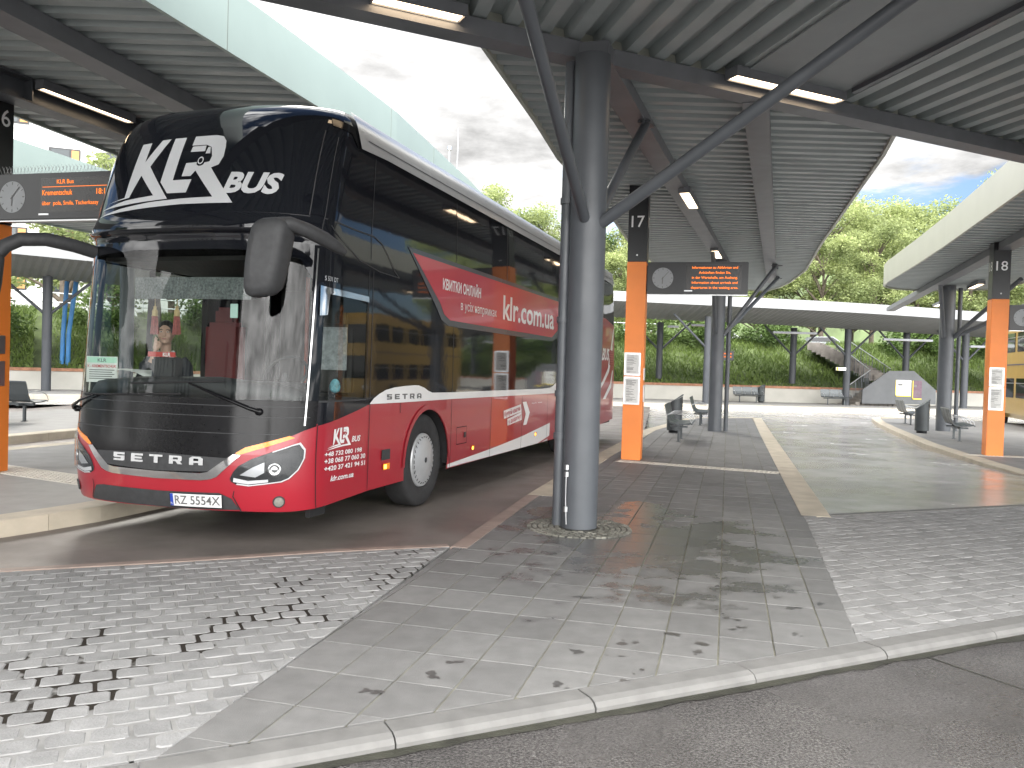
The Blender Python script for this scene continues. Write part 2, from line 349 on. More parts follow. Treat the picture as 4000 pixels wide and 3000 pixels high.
def tone_build(b, tones, name, mat, kind='structure', parent=None):
    o = b.build(name, mat, parent, kind=kind); at_ = o.data.attributes.new('tone', 'FLOAT', 'FACE'); at_.data.foreach_set('value', tones); return o
flat = lambda x, y: 0.0
b, t = stones(plat, PX, PD, .315, .43, .007, flat, .006, .006, seed=11, offset=0)
tone_build(b, t, 'platform_paving', M['slab'])
sheet('platform_bed', plat, -.007, M['mortar'])
# ---- cobbled aprons either side
apL = [P2(0, 2235), P2(756, 2193), P2(1288, 2158), P2(1757, 2136), P2(1500, 2321), P2(618, 2953)]
apL = [ext(apL[1], apL[0], 3.5)]+apL+[ext(kin[1], P2(618, 2953), 7)]
b, t = stones(apL, AX, AN, .168, .145, .013, flat, .010, .022, jit=.005, offset=.5, seed=21, depth=.04)
tone_build(b, t, 'cobbled_apron', M['sett'])
apR = [P2(3353, 2508), tuple(Vector(k1)-kn*.003), ext(P2(3144, 2022), P2(4000, 1979), 9), P2(4000, 1979), P2(3144, 2022)]
b, t = stones(apR, AX, AN, .168, .145, .013, flat, .010, .022, jit=.005, offset=.5, seed=22, depth=.04)
tone_build(b, t, 'cobbled_apron', M['sett'])
sj = material('sett_joint_mixed', (.36, .355, .35), .8, var=.25, scale=5, bump=.3, bscale=80)
def band(nt, v):
    # the joints are washed out along the line where the coaches' wheels roll
    a = Vector(P2(250, 2640)); c = Vector(P2(1620, 2215)); d = (c-a).normalized(); n_ = Vector((-d.y, d.x))
    geo = nt.nodes.new('ShaderNodeNewGeometry'); dp = nt.nodes.new('ShaderNodeVectorMath'); dp.operation = 'DOT_PRODUCT'; nt.links.new(geo.outputs['Position'], dp.inputs[0]); dp.inputs[1].default_value = (n_.x, n_.y, 0)
    s_ = nt.nodes.new('ShaderNodeMath'); s_.operation = 'SUBTRACT'; nt.links.new(dp.outputs['Value'], s_.inputs[0]); s_.inputs[1].default_value = n_.dot(a)
    ab = nt.nodes.new('ShaderNodeMath'); ab.operation = 'ABSOLUTE'; nt.links.new(s_.outputs[0], ab.inputs[0])
    m_ = nt.nodes.new('ShaderNodeMath'); m_.operation = 'MULTIPLY_ADD'; nt.links.new(ab.outputs[0], m_.inputs[0]); m_.inputs[1].default_value = -.42; m_.inputs[2].default_value = .21
    ad = nt.nodes.new('ShaderNodeMath'); nt.links.new(v, ad.inputs[0]); nt.links.new(m_.outputs[0], ad.inputs[1]); return ad.outputs[0]
def gaps(nt, P, noise, rng):
    old = P.inputs['Base Color'].links[0].from_socket
    mm = nt.nodes.new('ShaderNodeMix'); mm.data_type = 'RGBA'; nt.links.new(rng(band(nt, noise(2.2, 4)), .61, .64, 0, 1), mm.inputs[0]); nt.links.new(old, mm.inputs[6]); mm.inputs[7].default_value = (.022, .018, .014, 1); nt.links.new(mm.outputs[2], P.inputs['Base Color'])
sj = material('sett_joint_washed_out', (.225, .222, .215), .9, var=.25, spec=.2, scale=5, bump=.3, bscale=80, build=gaps)
def joint_sheet(name, poly):
    sheet(name, poly, -.0042, sj)
joint_sheet('apron_joints', apL); joint_sheet('apron_joints', apR)
# ---- bay floors
lz = [(-30, -1.2)]
rear_l = [ext(P2(756, 2193), P2(0, 2235), 3.5), P2(0, 2235), P2(756, 2193), P2(1288, 2158), P2(1757, 2136)]
bus_lane = rear_l+[P2(2058, 1932), P2(2161, 1870), P2(2342, 1768), P2(2517, 1678), (6.4, 38), (-14, 34), (-14, 4)]
sheet('bus_bay', bus_lane, -.006, M['bus_lane'])
# edge bar between apron and bay
def bar(name, pts, w_, z0, z1, mat, lo=None):
    b = MB()
    for a, c in zip(pts, pts[1:]):
        a = Vector(a); c = Vector(c); d = (c-a).normalized(); n_ = Vector((-d.y, d.x))*w_/2
        b.prism([tuple(a-n_), tuple(c-n_), tuple(c+n_), tuple(a+n_)], z0, z1)
    return b.build(name, mat, kind='structure')
bar('apron_edge', [(p[0]-.02, p[1]+.06) for p in rear_l], .09, -.06, .003, M['kerb_red'])
cr = [P2(3144, 2022), P2(4000, 1979), ext(P2(3144, 2022), P2(4000, 1979), 9)]
bar('apron_edge', [(p[0]-.03, p[1]+.07) for p in cr], .10, -.1, .004, M['granite'])
# right bay floor, sinking away from the apron
la = Vector(cr[0])+Vector((-.06, .1)); lb = Vector(ext(cr[0], cr[2], 45))+Vector((-.06, .1))
rows = [(0, 0.0), (1.2, -.02), (4, -.09), (8, LANE_Z), (60, LANE_Z)]
g = MB(); vs = []; nx = 12
for d, z in rows:
    for i in range(nx+1): p = la+(lb-la)*(i/nx)+AN*d-((lb-la).normalized()*2.0 if i == 0 else Vector((0, 0))); vs.append((p.x, p.y, z-.004))
g.add(vs, [(r*(nx+1)+i, r*(nx+1)+i+1, (r+1)*(nx+1)+i+1, (r+1)*(nx+1)+i) for r in range(len(rows)-1) for i in range(nx)])
g.build('bay_floor', M['lane'], kind='structure')
far_a, far_b = Vector((-30, 27)), Vector((60, 52))
sheet('cross_road', [(-40, 18), (-14.01, 30), (6.4, 30.3), (9.4, 31.0), (70, 36), (70, 60), (-40, 45)], LANE_Z-.012, M['lane'])
# ---- kerbs of bay 17
def kerb_run(name, outer, width, z0, z1, mat, side, seg=1.0, bev=.012):
    """kerb stones along a polyline; width to the given side (+1 left of travel)"""
    b = MB(); L_ = [0]
    P = [Vector(p) for p in outer]
    for a, c in zip(P, P[1:]): L_.append(L_[-1]+(c-a).length)
    def pos(s):
        i = min(len(P)-2, max(0, bisect.bisect_right(L_, s)-1)); return P[i]+(P[i+1]-P[i])*((s-L_[i])/(L_[i+1]-L_[i]))
    s = 0
    while s < L_[-1]-.05:
        e = min(L_[-1], s+seg)-.006
        sub = [s+(e-s)*k/3 for k in range(4)]
        vs = []; zt = z1 if callable(z1) else (lambda q: z1)
        for q in sub:
            d = (pos(min(L_[-1], q+.05))-pos(max(0, q-.05))).normalized(); n_ = Vector((-d.y, d.x))*side; p = pos(q); z = zt(q/L_[-1])
            for u, zz in ((0, z0), (0, z-bev), (bev, z), (width, z), (width, z0)): vs.append((*(p+n_*u), zz))
        b.add(vs, [(r*5+i, r*5+i+1, (r+1)*5+i+1, (r+1)*5+i) for r in range(3) for i in range(4)]+[(0, 1, 2, 3, 4), (19, 18, 17, 16, 15)])
        s += seg
    return b.build(name, mat, kind='structure')
kR = [P2(3250, 2022), P2(3020, 1700), P2(2976, 1634)]
kerb_run('platform_kerb', kR, .33, -.3, .005, M['kerb'], +1)
kL1 = [P2(1757, 2136), P2(2058, 1932)]
kerb_run('platform_kerb', kL1, .16, -.3, .004, M['kerb_red'], -1)
kL2 = [P2(2058, 1932), P2(2161, 1870), P2(2342, 1768), P2(2517, 1678), P2(2693, 1631), P2(2937, 1631)]
kerb_run('platform_kerb', kL2, .32, -.3, .005, M['kerb'], -1)
# tactile strip across bay 17
def tactile(name, a, c, w_, z):
    b = MB(); a = Vector(a); c = Vector(c); d = (c-a).normalized(); n_ = Vector((-d.y, d.x)); Lx = (c-a).length; q = 0
    b.prism([tuple(a), tuple(c), tuple(c+n_*w_), tuple(a+n_*w_)], z-.03, z+.002)
    while q < Lx:
        for v in range(int(w_/.075)):
            p = a+d*(q+.03)+n_*(.03+v*.075); b.lathe([(.022, z+.0), (.018, z+.007), (.0, z+.0075)], (p.x, p.y, 0), n=7)
        q += .075
    return b.build(name, M['tactile'], kind='structure')
ta, tb = Vector(P2(2404, 1803)), Vector(P2(3040, 1852)); tactile('tactile_strip', ta, tb, .31, .003)
# ring of small setts round the near column
COLX, COLY = .72, 8.37
rnd = random.Random(9); b = MB(); tones = []
r = .20
while r < .50:
    n = int(2*math.pi*r/.062)
    for i in range(n):
        a0 = 2*math.pi*(i+rnd.uniform(-.1, .1))/n; da = 2*math.pi/n*.43
        q = [(r+.004, a0-da), (r+.050, a0-da*.92), (r+.050, a0+da*.92), (r+.004, a0+da)]
        z = .012+rnd.uniform(-.004, .004); o = [(COLX+x*math.cos(t_), COLY-.05+x*math.sin(t_)) for x, t_ in q]
        cx = sum(p[0] for p in o)/4; cy = sum(p[1] for p in o)/4
        b.add([(cx+(p[0]-cx)*.72, cy+(p[1]-cy)*.72, z) for p in o]+[(p[0], p[1], z-.009) for p in o]+[(p[0], p[1], -.01) for p in o], [(0, 1, 2, 3)]+[(i_, 4+i_, 4+(i_+1) % 4, (i_+1) % 4) for i_ in range(4)]+[(4+i_, 8+i_, 8+(i_+1) % 4, 4+(i_+1) % 4) for i_ in range(4)]); tones += [rnd.random()]*9
    r += .056
tone_build(b, tones, 'sett_ring', M['small_sett'])
disc = [(COLX+.50*math.cos(2*math.pi*i/40), COLY-.05+.50*math.sin(2*math.pi*i/40)) for i in range(40)]
sheet('sett_ring_bed', disc, .0035, M['dirt'])
# wet foot and paw prints, drips
M['stain'] = material('wet_print', (.07, .068, .065), .35, var=.3, scale=20)
blots = [(1768, 2595), (1715, 2640), (2455, 2510), (2720, 2510), (2722, 2555), (2478, 2625), (2400, 2560), (2180, 2680), (2230, 2545), (2862, 2415), (2880, 2455), (2640, 2480), (3010, 2330), (3090, 2375), (3200, 2360), (3120, 2480), (1440, 2700), (2470, 2665), (2280, 2330), (2640, 2260)]
b = MB(); rnd = random.Random(4)
for px, py in blots:
    c = at(px, py, 0)
    for k in range(rnd.randint(2, 5)):
        ox, oy, rr = rnd.uniform(-.05, .05), rnd.uniform(-.04, .04), rnd.uniform(.008, .03); n = 14; ph = rnd.uniform(0, 6)
        ring = [(c.x+ox+rr*(1+.3*math.sin(3*a+ph)+rnd.uniform(-.15, .15))*math.cos(a), c.y+oy+.8*rr*(1+.3*math.cos(2*a+ph)+rnd.uniform(-.15, .15))*math.sin(a), .0025+.0002*k) for a in [2*math.pi*i/n for i in range(n)]]
        b.add(ring, [tuple(range(n))])
b.build('wet_prints', M['stain'], kind='stuff')
# ---- platform of bay 16 (left), raised
P16Z = .145
a0 = at(0, 2102, 0); a1 = at(420, 2030, 0); d16 = Vector((.20, 1)).normalized()
o16 = [tuple((a0-Vector((*d16, 0))*1.1))[:2], tuple(a0)[:2], tuple(a1)[:2]]
pe = Vector(o16[2])
out16 = [(a0.x-2.5, a0.y-1.0), (a0.x-.55, a0.y-.5), tuple(a0)[:2], tuple(a1)[:2], tuple(pe+Vector((math.sin(rad(17)), math.cos(rad(17))))*18)]
kerb_run('platform_kerb', out16, .3, -.2, P16Z, M['kerb'], +1, seg=1.6)
p16 = [tuple(Vector(p)+Vector((-.29, .06))) for p in out16]
sheet('platform', p16+[(p16[-1][0]-3, p16[-1][1]+1), (-7.1, 14.5), (-9.2, 8.2)], P16Z-.003, M['slab_far'])
kerb_run('platform_kerb', [(-9.2, 8.2), (-7.1, 14.5), (-3.5, 24.5)], .3, -.2, P16Z-.001, M['kerb'], -1)
ta = at(20, 1830, P16Z); tb = at(330, 1915, P16Z)
tactile('tactile_strip', (ta.x-.8, ta.y+.1), (tb.x+.2, tb.y+.1), .5, P16Z+.002)
# ---- platform further left (bay 15)
q0 = at(17, 1737, -.0); q1 = at(292, 1705, 0); dq = Vector((q1.x-q0.x, q1.y-q0.y)).normalized(); dq = Vector((.22, .975))
o15 = [tuple(Vector((q0.x, q0.y))-dq*5), (q0.x, q0.y), tuple(Vector((q0.x, q0.y))+dq*12)]
kerb_run('platform_kerb', o15, .3, -.2, P16Z, M['kerb'], +1)
sheet('platform', [tuple(Vector(p)+Vector((-.28, .02))) for p in o15]+[(-9, 27.5), (-11.5, 24), (-14.5, 10)], P16Z-.004, M['slab_far'])
# ---- platform of bay 18 (right)
P18Z = -.02
k18 = [at(px, py, P18Z) for px, py in ((4000, 1852), (3837, 1806), (3606, 1731), (3470, 1672), (3425, 1650), (3405, 1634))]
k18 = [(p.x, p.y) for p in k18]
k18 = [ext(k18[1], k18[0], 6)]+k18+[(k18[-1][0]+.6, k18[-1][1]+1.2), (k18[-1][0]+2.6, k18[-1][1]+1.4)]
kerb_run('platform_kerb', k18, .32, -.4, P18Z, M['kerb'], -1)
sheet('platform', [tuple(Vector(p)+Vector((.28, 0))) for p in k18[:-2]]+[(k18[-1][0], k18[-1][1]-.3), (24, 31), (22, 20), (18, 9)], P18Z-.003, M['slab_far'])
p18 = at(3900, 1784, P18Z)
tactile('tactile_strip', (p18.x-.6, p18.y+.1), (p18.x+3.5, p18.y-.6), .31, P18Z+.002)
# ---- far platform in front of the retaining wall
FK = [(-30, 26), (-22, 29.5), (-10, 36.5), (0, 40.6), (8, 41.4), (18, 42.6), (30, 46), (50, 52)]
kerb_run('platform_kerb', FK, .35, -.4, .03, M['kerb'], +1)
FW = [(-30, 32), (-22, 36.0), (-10, 43), (0, 47.2), (8, 48.0), (18, 48.8), (30, 52), (50, 58)]
sheet('platform', [(p[0], p[1]+.3) for p in FK]+[(p[0], p[1]+.5) for p in FW[::-1]], .027, M['slab_far'])
# ------------------------------------------------------------------ canopies
def corrugated(poly, z, rib, pitch=.3, depth=.1, zf=None):
    """trapezoidal roof sheet clipped to a convex polygon, ribs along the direction rib"""
    rib = Vector(rib).normalized(); n = (-rib.y, rib.x); b = MB(); zf = zf or (lambda x, y: z)
    ps = [n[0]*p[0]+n[1]*p[1] for p in poly]; p = math.floor(min(ps)/pitch)*pitch
    seg = [(0, 0), (.42, 0), (.5, 1), (.92, 1), (1.0, 0)]
    while p < max(ps):
        for (a, ha), (c, hc) in zip(seg, seg[1:]):
            a_, c_ = p+a*pitch, p+c*pitch
            q = clip(clip(poly, n, c_), (-n[0], -n[1]), -a_)
            if len(q) >= 3:
                vs = []
                for x, y in q: t = (n[0]*x+n[1]*y-a_)/(c_-a_); vs.append((x, y, zf(x, y)+depth*(ha+(hc-ha)*t)))
                b.add(vs, [tuple(range(len(vs)-1, -1, -1))])
        p += pitch
    return b
def ccw(poly):
    a = sum(poly[i][0]*poly[(i+1) % len(poly)][1]-poly[(i+1) % len(poly)][0]*poly[i][1] for i in range(len(poly)))
    return poly if a > 0 else poly[::-1]
def rim(poly, z0, z1, th=.05, zf=None, joint=2.4):
    """fascia band round the outline, mitred; thin joints every few metres"""
    b = MB(); P = [Vector(p) for p in ccw(poly)]; n = len(P); off = []
    for i in range(n):
        d0 = (P[i]-P[i-1]).normalized(); d1 = (P[(i+1) % n]-P[i]).normalized(); m = Vector((d0.y, -d0.x))+Vector((d1.y, -d1.x)); m = m/max(.5, m.length_squared)*2*.5*2 if m.length > .2 else Vector((d1.y, -d1.x))
        off.append(P[i]+m.normalized()*th/max(.5, m.normalized().dot(Vector((d1.y, -d1.x)))))
    zf = zf or (lambda x, y: 0)
    for i in range(n):
        j = (i+1) % n; q = [P[i], P[j], off[j], off[i]]
        vs = [(p.x, p.y, z0+zf(p.x, p.y)) for p in q]+[(p.x, p.y, z1+zf(p.x, p.y)) for p in q]
        b.add(vs, [(3, 2, 1, 0), (4, 5, 6, 7), (0, 1, 5, 4), (2, 3, 7, 6)])
    return b, off
def rim_joints(off, z0, z1, gap=2.9):
    b = MB(); n = len(off)
    for i in range(n):
        a, c = off[i], off[(i+1) % n]; Lx = (c-a).length; d = (c-a).normalized(); o = Vector((d.y, -d.x)); k = gap*.7
        while k < Lx:
            p = a+d*k; b.box((p.x, p.y, (z0+z1)/2), (.012, .006, z1-z0), math.atan2(d.y, d.x)); k += gap
    return b
def beam(b, p0, p1, w_, h):
    """box beam whose top edge line runs p0-p1"""
    p0, p1 = Vector(p0), Vector(p1); d = (p1-p0).normalized(); s = d.cross(Vector((0, 0, 1))).normalized()*w_/2; u = s.cross(d).normalized()*h
    if u.z > 0: u = -u
    vs = [p+q for p in (p0, p1) for q in (-s, s, s+u, -s+u)]
    b.add(vs, [(0, 1, 2, 3), (7, 6, 5, 4), (0, 4, 5, 1), (1, 5, 6, 2), (2, 6, 7, 3), (3, 7, 4, 0)])
def ibeam(b, p0, p1, w_, h, fl=.02):
    """I section: two flanges and a web"""
    p0, p1 = Vector(p0), Vector(p1); beam(b, p0, p1, w_, fl); dz = Vector((0, 0, -(fl+.001))); beam(b, p0+dz, p1+dz, .018, h-2*fl-.002)
    dz = Vector((0, 0, -(h-fl))); beam(b, p0+dz, p1+dz, w_, fl)
    d = (p1-p0); L_ = d.length; d.normalize()
    k = .6
    while k < L_-.3:
        p = p0+d*k; b.box(p+Vector((0, 0, -h/2)), (.015, w_*.92, h-2*fl-.006), math.atan2(d.y, d.x)); k += 1.7
def ceiling_light(c, dirv, length, label, group='lamps under the canopies', w_=.13):
    c = Vector(c); rz = math.atan2(dirv[1], dirv[0]); e = empty('ceiling_light', c, rz, label, 'lamp', group)
    b = MB(); b.box((0, 0, -.045), (length, w_, .09)); 
    for s in (-1, 1): b.box((0, s*(w_/2-.008), -.1), (length, .016, .02)); b.box((s*(length/2-.01), 0, -.1), (.02, w_-.034, .02))
    b.build('housing', M['steel_light'], e)
    b = MB(); b.box((0, 0, -.094), (length-.06, w_-.05, .006)); b.build('tube', M['lamp'], e); return e
def canopy(name, label, poly, z, fas, fmat, rib, group='canopies of the bays', pitch=.3, depth=.1, top=True, joints=True, loc=None):
    """roof on steel: soffit sheet, fascia band, roof top; columns and beams are added by the caller"""
    poly = ccw([tuple(p)[:2] for p in poly]); loc = loc or (poly[0][0], poly[0][1], 0)
    e = empty(name, loc, 0, label, 'canopy', group)
    corrugated(poly, z+.012, rib, pitch, depth).build('soffit', M['soffit'], e, True)
    if fas:
        b, off = rim(poly, z-.03, z+fas)
        if joints: j = rim_joints(off, z-.028, z+fas-.002); b.mi = 1; b.add(j.v, j.f)
        b.build('fascia', [fmat, M['joint']], e, True)
    b = MB(); b.prism(poly, z+depth+.05, z+depth+.12); b.build('roof_top', M['steel'], e, True)
    return e
def column(e, x, y, z0, z1, r=.18, mat=None, collar=True):
    b = MB(); b.tube((x, y, z0), (x, y, z1), r, 40); b.build('column', mat or M['steel'], e, True)
def brace(e, p0, p1, r=.06, plate=True):
    b = MB(); b.tube(p0, p1, r, 18)
    if plate:
        p0, p1 = Vector(p0), Vector(p1); d = (p1-p0); d.normalize(); h = Vector((d.x, d.y, 0)).normalized(); b.box(p1+Vector((0, 0, -.02)), (.26, .16, .025), math.atan2(h.y, h.x)); b.box(p1-d*.09+Vector((0, 0, .02)), (.2, .022, .14), math.atan2(h.y, h.x))
    return b.build('brace', M['steel'], e, True)
def downpipe(e, x, y, z0, z1, r=.055, clamps=()):
    b = MB(); b.tube((x, y, z0), (x, y, z1), r, 20)
    for c in clamps: b.tube((x, y, c-.03), (x, y, c+.03), r+.012, 20)
    return b.build('downpipe', M['steel'], e, True)
M['joint'] = material('fascia_joint_grey', (.22, .25, .23), .6, var=.1)
Z17 = 4.9
R17 = [(3490, 515), (3445, 600), (3334, 761), (3207, 946), (3145, 1053), (3084, 1100), (3041, 1122), (2992, 1136)]
L17 = [(1880, 154), (2100, 470), (2188, 615), (2408, 865), (2471, 957)]
l17 = [at(x, y, Z17) for x, y in L17]; r17 = [at(x, y, Z17) for x, y in R17]
tail = l17[-1]+Vector((math.sin(rad(19)), math.cos(rad(19)), 0))*7
poly17 = [p.to_2d() for p in l17]+[tail.to_2d(), (r17[-1]+Vector((-1.9, -.5, 0))).to_2d()]+[p.to_2d() for p in r17[::-1]]
C1 = Vector((COLX, COLY, 0)); C2 = Vector((5.66, 22.95, 0))
c17 = canopy('bay_canopy', 'dark ribbed canopy over bay 17 carried by the big grey column in the foreground', poly17, Z17, .7, M['cream'], (1, .0), loc=(COLX, COLY, 0))
d17 = (C2-C1).normalized()
b = MB(); beam(b, C1+Vector((0, 0, 4.9)), C2+d17*2.6+Vector((0, 0, 4.9)), .30, .16); b.build('beam', M['steel_light'], c17, True)
b2a = at(2950, 400, 4.74); b2b = at(3013, 1085, 4.74); b2d = (b2b-b2a).normalized()
b = MB(); beam(b, b2a+Vector((0, 0, .16)), b2b+b2d*1.6+Vector((0, 0, .16)), .30, .16); b.build('beam', M['steel_light'], c17, True)
column(c17, C1.x, C1.y, -.02, 4.74, .182); column(c17, C2.x, C2.y, -.02, 4.74, .185)
dp = downpipe(c17, COLX-.215, COLY+.06, .0, 4.7, .056, (.92, 1.35, 2.1, 3.3))
b = MB(); b.lathe([(.0, -.035), (.06, -.03), (.075, 0), (.06, .03), (0, .035)], (COLX-.275, COLY+.05, .60), M=Matrix.Rotation(rad(90), 3, 'Y')@Matrix.Scale(1, 3), n=20); b.tube((COLX-.215, COLY+.06, .47), (COLX-.215, COLY+.06, .73), .066, 20); b.build('inspection_cap', M['black'], dp).location = -Vector((0, 0, 0))
cap = dp.children[0] if dp.children else None
b = MB(); b.path([(COLX-.13, COLY-.12, .63), (COLX-.15, COLY-.14, .56), (COLX-.152, COLY-.14, .3), (COLX-.14, COLY-.15, .05)], .006, 6)
for z in (.62, .55, .2): b.box((COLX-.15, COLY-.14, z), (.03, .03, .05), .4)
b.build('cable', M['alu'], c17, True)
brace(c17, (COLX+.1, COLY-.08, 3.05), (3.42, 6.4, 4.88), .062); brace(c17, (COLX-.04, COLY-.12, 3.08), (-.32, 4.95, 4.88), .055); brace(c17, (COLX+.05, COLY+.1, 3.05), (1.6, 10.5, 4.74), .055)
# second column: braces to beam 2 and forward
nb = C2+Vector((0, 0, 3.0))
brace(c17, nb+Vector((.12, -.1, -.35)), at(3035, 1035, 4.72), .055); brace(c17, nb+Vector((.14, .06, -.35)), at(3040, 1085, 4.72), .055)
brace(c17, nb+Vector((-.1, -.1, -.3)), C2-d17*2.2+Vector((0, 0, 4.74)), .055, False); downpipe(c17, C2.x+.32, C2.y+.05, 0, 4.7, .06, (1.2, 2.4, 3.4))
# lamps under it
for px, py in ((2692, 778), (2800, 990)):
    c = at(px, py, 4.70); ceiling_light((c.x, c.y, 4.77), d17, 1.45, 'short bright lamp under canopy 17, the one %s' % ('nearer the number 17' if py < 900 else 'just above the departure board'), w_=.2)
# ---- transverse front canopy over the viewer
ea, eb = at(1230, 20, 4.75), at(4000, 622, 4.75); ed = (eb-ea).normalized(); en = Vector((ed.y, -ed.x, 0))
fr = [ea-ed*12, eb+ed*16, eb+ed*16+en*5.2, ea-ed*12+en*5.2]
rib = Vector((.23, -.973))
fc = canopy('front_canopy', 'broad ribbed canopy overhead along the front of the station', [p.to_2d() for p in fr], 4.93, .5, M['cream'], rib, joints=False, depth=.11, pitch=.34)
b = MB(); beam(b, ea-ed*12+Vector((0, 0, .17))-en*.02, eb+ed*16+Vector((0, 0, .17))-en*.02, .26, .17); b.build('edge_beam', M['steel_light'], fc, True)
b = MB(); beam(b, ea-ed*12+en*5+Vector((0, 0, .17)), eb+ed*16+en*5+Vector((0, 0, .17)), .3, .3); b.build('beam', M['steel_light'], fc, True)
for s in (-7.5, 19): p = ea+ed*s+en*4.9; column(fc, p.x, p.y, -.3, 4.62, .18)
# the flat panel between the ribs
pq = [at(2965, 525, 4.9), at(3270, 395+210, 4.9)]
q0 = at(2905, 282, 4.925); q1 = at(3285, 362, 4.925)
r3 = Vector((rib.x, rib.y, 0)).normalized(); q0 = Vector((q0.x, q0.y, 0)); q1 = Vector((q1.x, q1.y, 0))
b = MB(); b.prism([tuple(p.to_2d()) for p in (q0-r3*.05, q1-r3*.05, q1+r3*9, q0+r3*9)], 4.915, 4.938); b.build('flat_panel', material('smooth_soffit_panel', (.25, .275, .28), .5, var=.04), fc, True)
b = MB(); b.prism([tuple(p.to_2d()) for p in (q1+r3*.2, q1+Vector((.06, .03, 0))+r3*.2, q1+Vector((.06, .03, 0))+r3*9, q1+r3*9)], 4.86, 4.914); b.build('panel_rail', M['steel'], fc, True)
la_, lb_ = at(2870, 292, 4.86), at(3270, 385, 4.86); c = (la_+lb_)/2
ceiling_light((c.x, c.y, 4.93), ed, (lb_-la_).length+.1, 'long warm tube lamp on the beam right of the big column, crossed by a brace', w_=.2)
la_, lb_ = at(1500, 5, 4.86), at(1770, 40, 4.86); c = (la_+lb_)/2
ceiling_light((c.x, c.y, 4.93), ed, (lb_-la_).length+.25, 'warm tube lamp at the top edge left of the big column', w_=.2)
# ---- canopy of bay 16 above the coach
Z16 = 4.9
t16 = [at(950, 0, 5.55), at(1270, 235, 5.55), at(1540, 440, 5.55), at(1820, 700, 5.55), at(2005, 880, 5.55)]
e0 = t16[0]-(t16[1]-t16[0]).normalized()*11
le0, le1 = at(0, 420, Z16), at(435, 590, Z16); ld = (le1-le0).normalized()
end = t16[-1]+(t16[-1]-t16[-2]).normalized()*5
poly16 = [e0.to_2d()]+[p.to_2d() for p in t16]+[end.to_2d(), (end+Vector((-1.6, .8, 0))).to_2d(), (le1+ld*13).to_2d(), le1.to_2d(), le0.to_2d(), (le0-ld*11).to_2d()]
c16 = canopy('bay_canopy', 'ribbed canopy with deep pale green fascia above the red coach', poly16, Z16, .65, M['mint'], (1, .0))
ba, bb = at(0, 70, 4.72), at(690, 420, 4.72); bd = (bb-ba).normalized()
b = MB(); beam(b, ba-bd*6+Vector((0, 0, .18)), bb+bd*16+Vector((0, 0, .18)), .32, .18); b.build('beam', M['steel_light'], c16, True)
la_, lb_ = at(100, 343, 4.80), at(465, 478, 4.80); bd2 = (lb_-la_).normalized(); sd_ = Vector((bd2.y, -bd2.x, 0))
b = MB(); ibeam(b, la_-bd2*4+Vector((0, 0, .1))-sd_*.02, lb_+bd2*14+Vector((0, 0, .1))-sd_*.02, .3, .3); b.build('beam', M['steel'], c16, True)
c = (la_+lb_)/2+sd_*.22; ceiling_light((c.x, c.y, 4.88), bd2, (lb_-la_).length, 'long glowing tube lamp under the canopy left above the coach', w_=.14)
for k in (9.0, 19): p = bb+bd*k; column(c16, p.x, p.y, 0, 4.7, .18)
# ---- canopy of bay 15 further left
t15 = [at(38, 540, 5.6), at(405, 662, 5.6)]; dd = (t15[1]-t15[0]).normalized()
f0 = t15[0]-dd*9; f1 = t15[1]+dd*7
poly15 = [f0.to_2d(), f1.to_2d(), (f1+Vector((-.6, 1.6, 0))).to_2d(), (f1+Vector((-2.5, 2.0, 0))).to_2d(), (f0+Vector((-6, 1, 0))).to_2d()]
c15 = canopy('bay_canopy', 'pale green edged canopy behind the departure board at far left', poly15, 4.93, .67, M['mint'], (1, .0), joints=False)
for k in (6, 15): p = f0+dd*k+Vector((-2.2, .6, 0)); column(c15, p.x, p.y, 0, 4.9, .18)
# ---- canopy of bay 18
Z18 = 4.62
bot18 = [(4000, 742), (3700, 955), (3580, 1033), (3470, 1100), (3428, 1122), (3416, 1140), (3425, 1163), (3480, 1190), (3560, 1212)]
p18_ = [at(x, y, Z18) for x, y in bot18]
d18 = (p18_[1]-p18_[0]).normalized()
poly18 = [(p18_[0]-d18*12).to_2d()]+[p.to_2d() for p in p18_[:6]]
tipx = p18_[5]; s18 = Vector((d18.y, -d18.x, 0))
poly18 = [(p18_[0]-d18*10).to_2d()]+[p.to_2d() for p in p18_[:4]]+[*[(p18_[3]+d18*(.6+2.1*math.sin(t))+s18*(1.7-1.7*math.cos(t))).to_2d() for t in [rad(12*k) for k in range(1, 10)]], (p18_[3]+d18*2.3+s18*3.4).to_2d(), (p18_[0]-d18*2+s18*6.6).to_2d(), (p18_[0]-d18*10+s18*6.6).to_2d()]
c18 = canopy('bay_canopy', 'canopy with deep cream edge and rounded tip over bay 18 at right', poly18, Z18, .64, M['cream'], (1, .0), joints=False)
C18 = at(3683, 1683, -.02)
column(c18, C18.x, C18.y, -.05, Z18, .22); downpipe(c18, C18.x+.42, C18.y+.05, -.05, Z18-.05, .065)
b = MB(); bq0 = at(3480, 1215, Z18-.16); bq1 = at(3915, 985, Z18-.16); bdq = (bq0-bq1).normalized(); beam(b, bq1-bdq*8+Vector((0, 0, .16)), bq0+bdq*.2+Vector((0, 0, .16)), .3, .16); b.build('beam', M['steel_light'], c18, True)
bz = C18+Vector((0, 0, 3.0))
for o in ((-1.1, -1.6), (2.6, -2.6), (2.9, -1.4), (.6, -2.8)):
    brace(c18, bz+Vector((.15*(1 if o[0] > 0 else -1), -.12, 0)), bz+Vector((o[0], o[1], Z18-3.04)), .065, False)
ceiling_light(at(3812, 1106, Z18-.02), bdq, 1.5, 'short warm lamp under the canopy of bay 18, nearer its pole', w_=.2); ceiling_light(at(3668, 1182, Z18-.02), bdq, 1.5, 'short warm lamp under the tip of the canopy of bay 18', w_=.2)
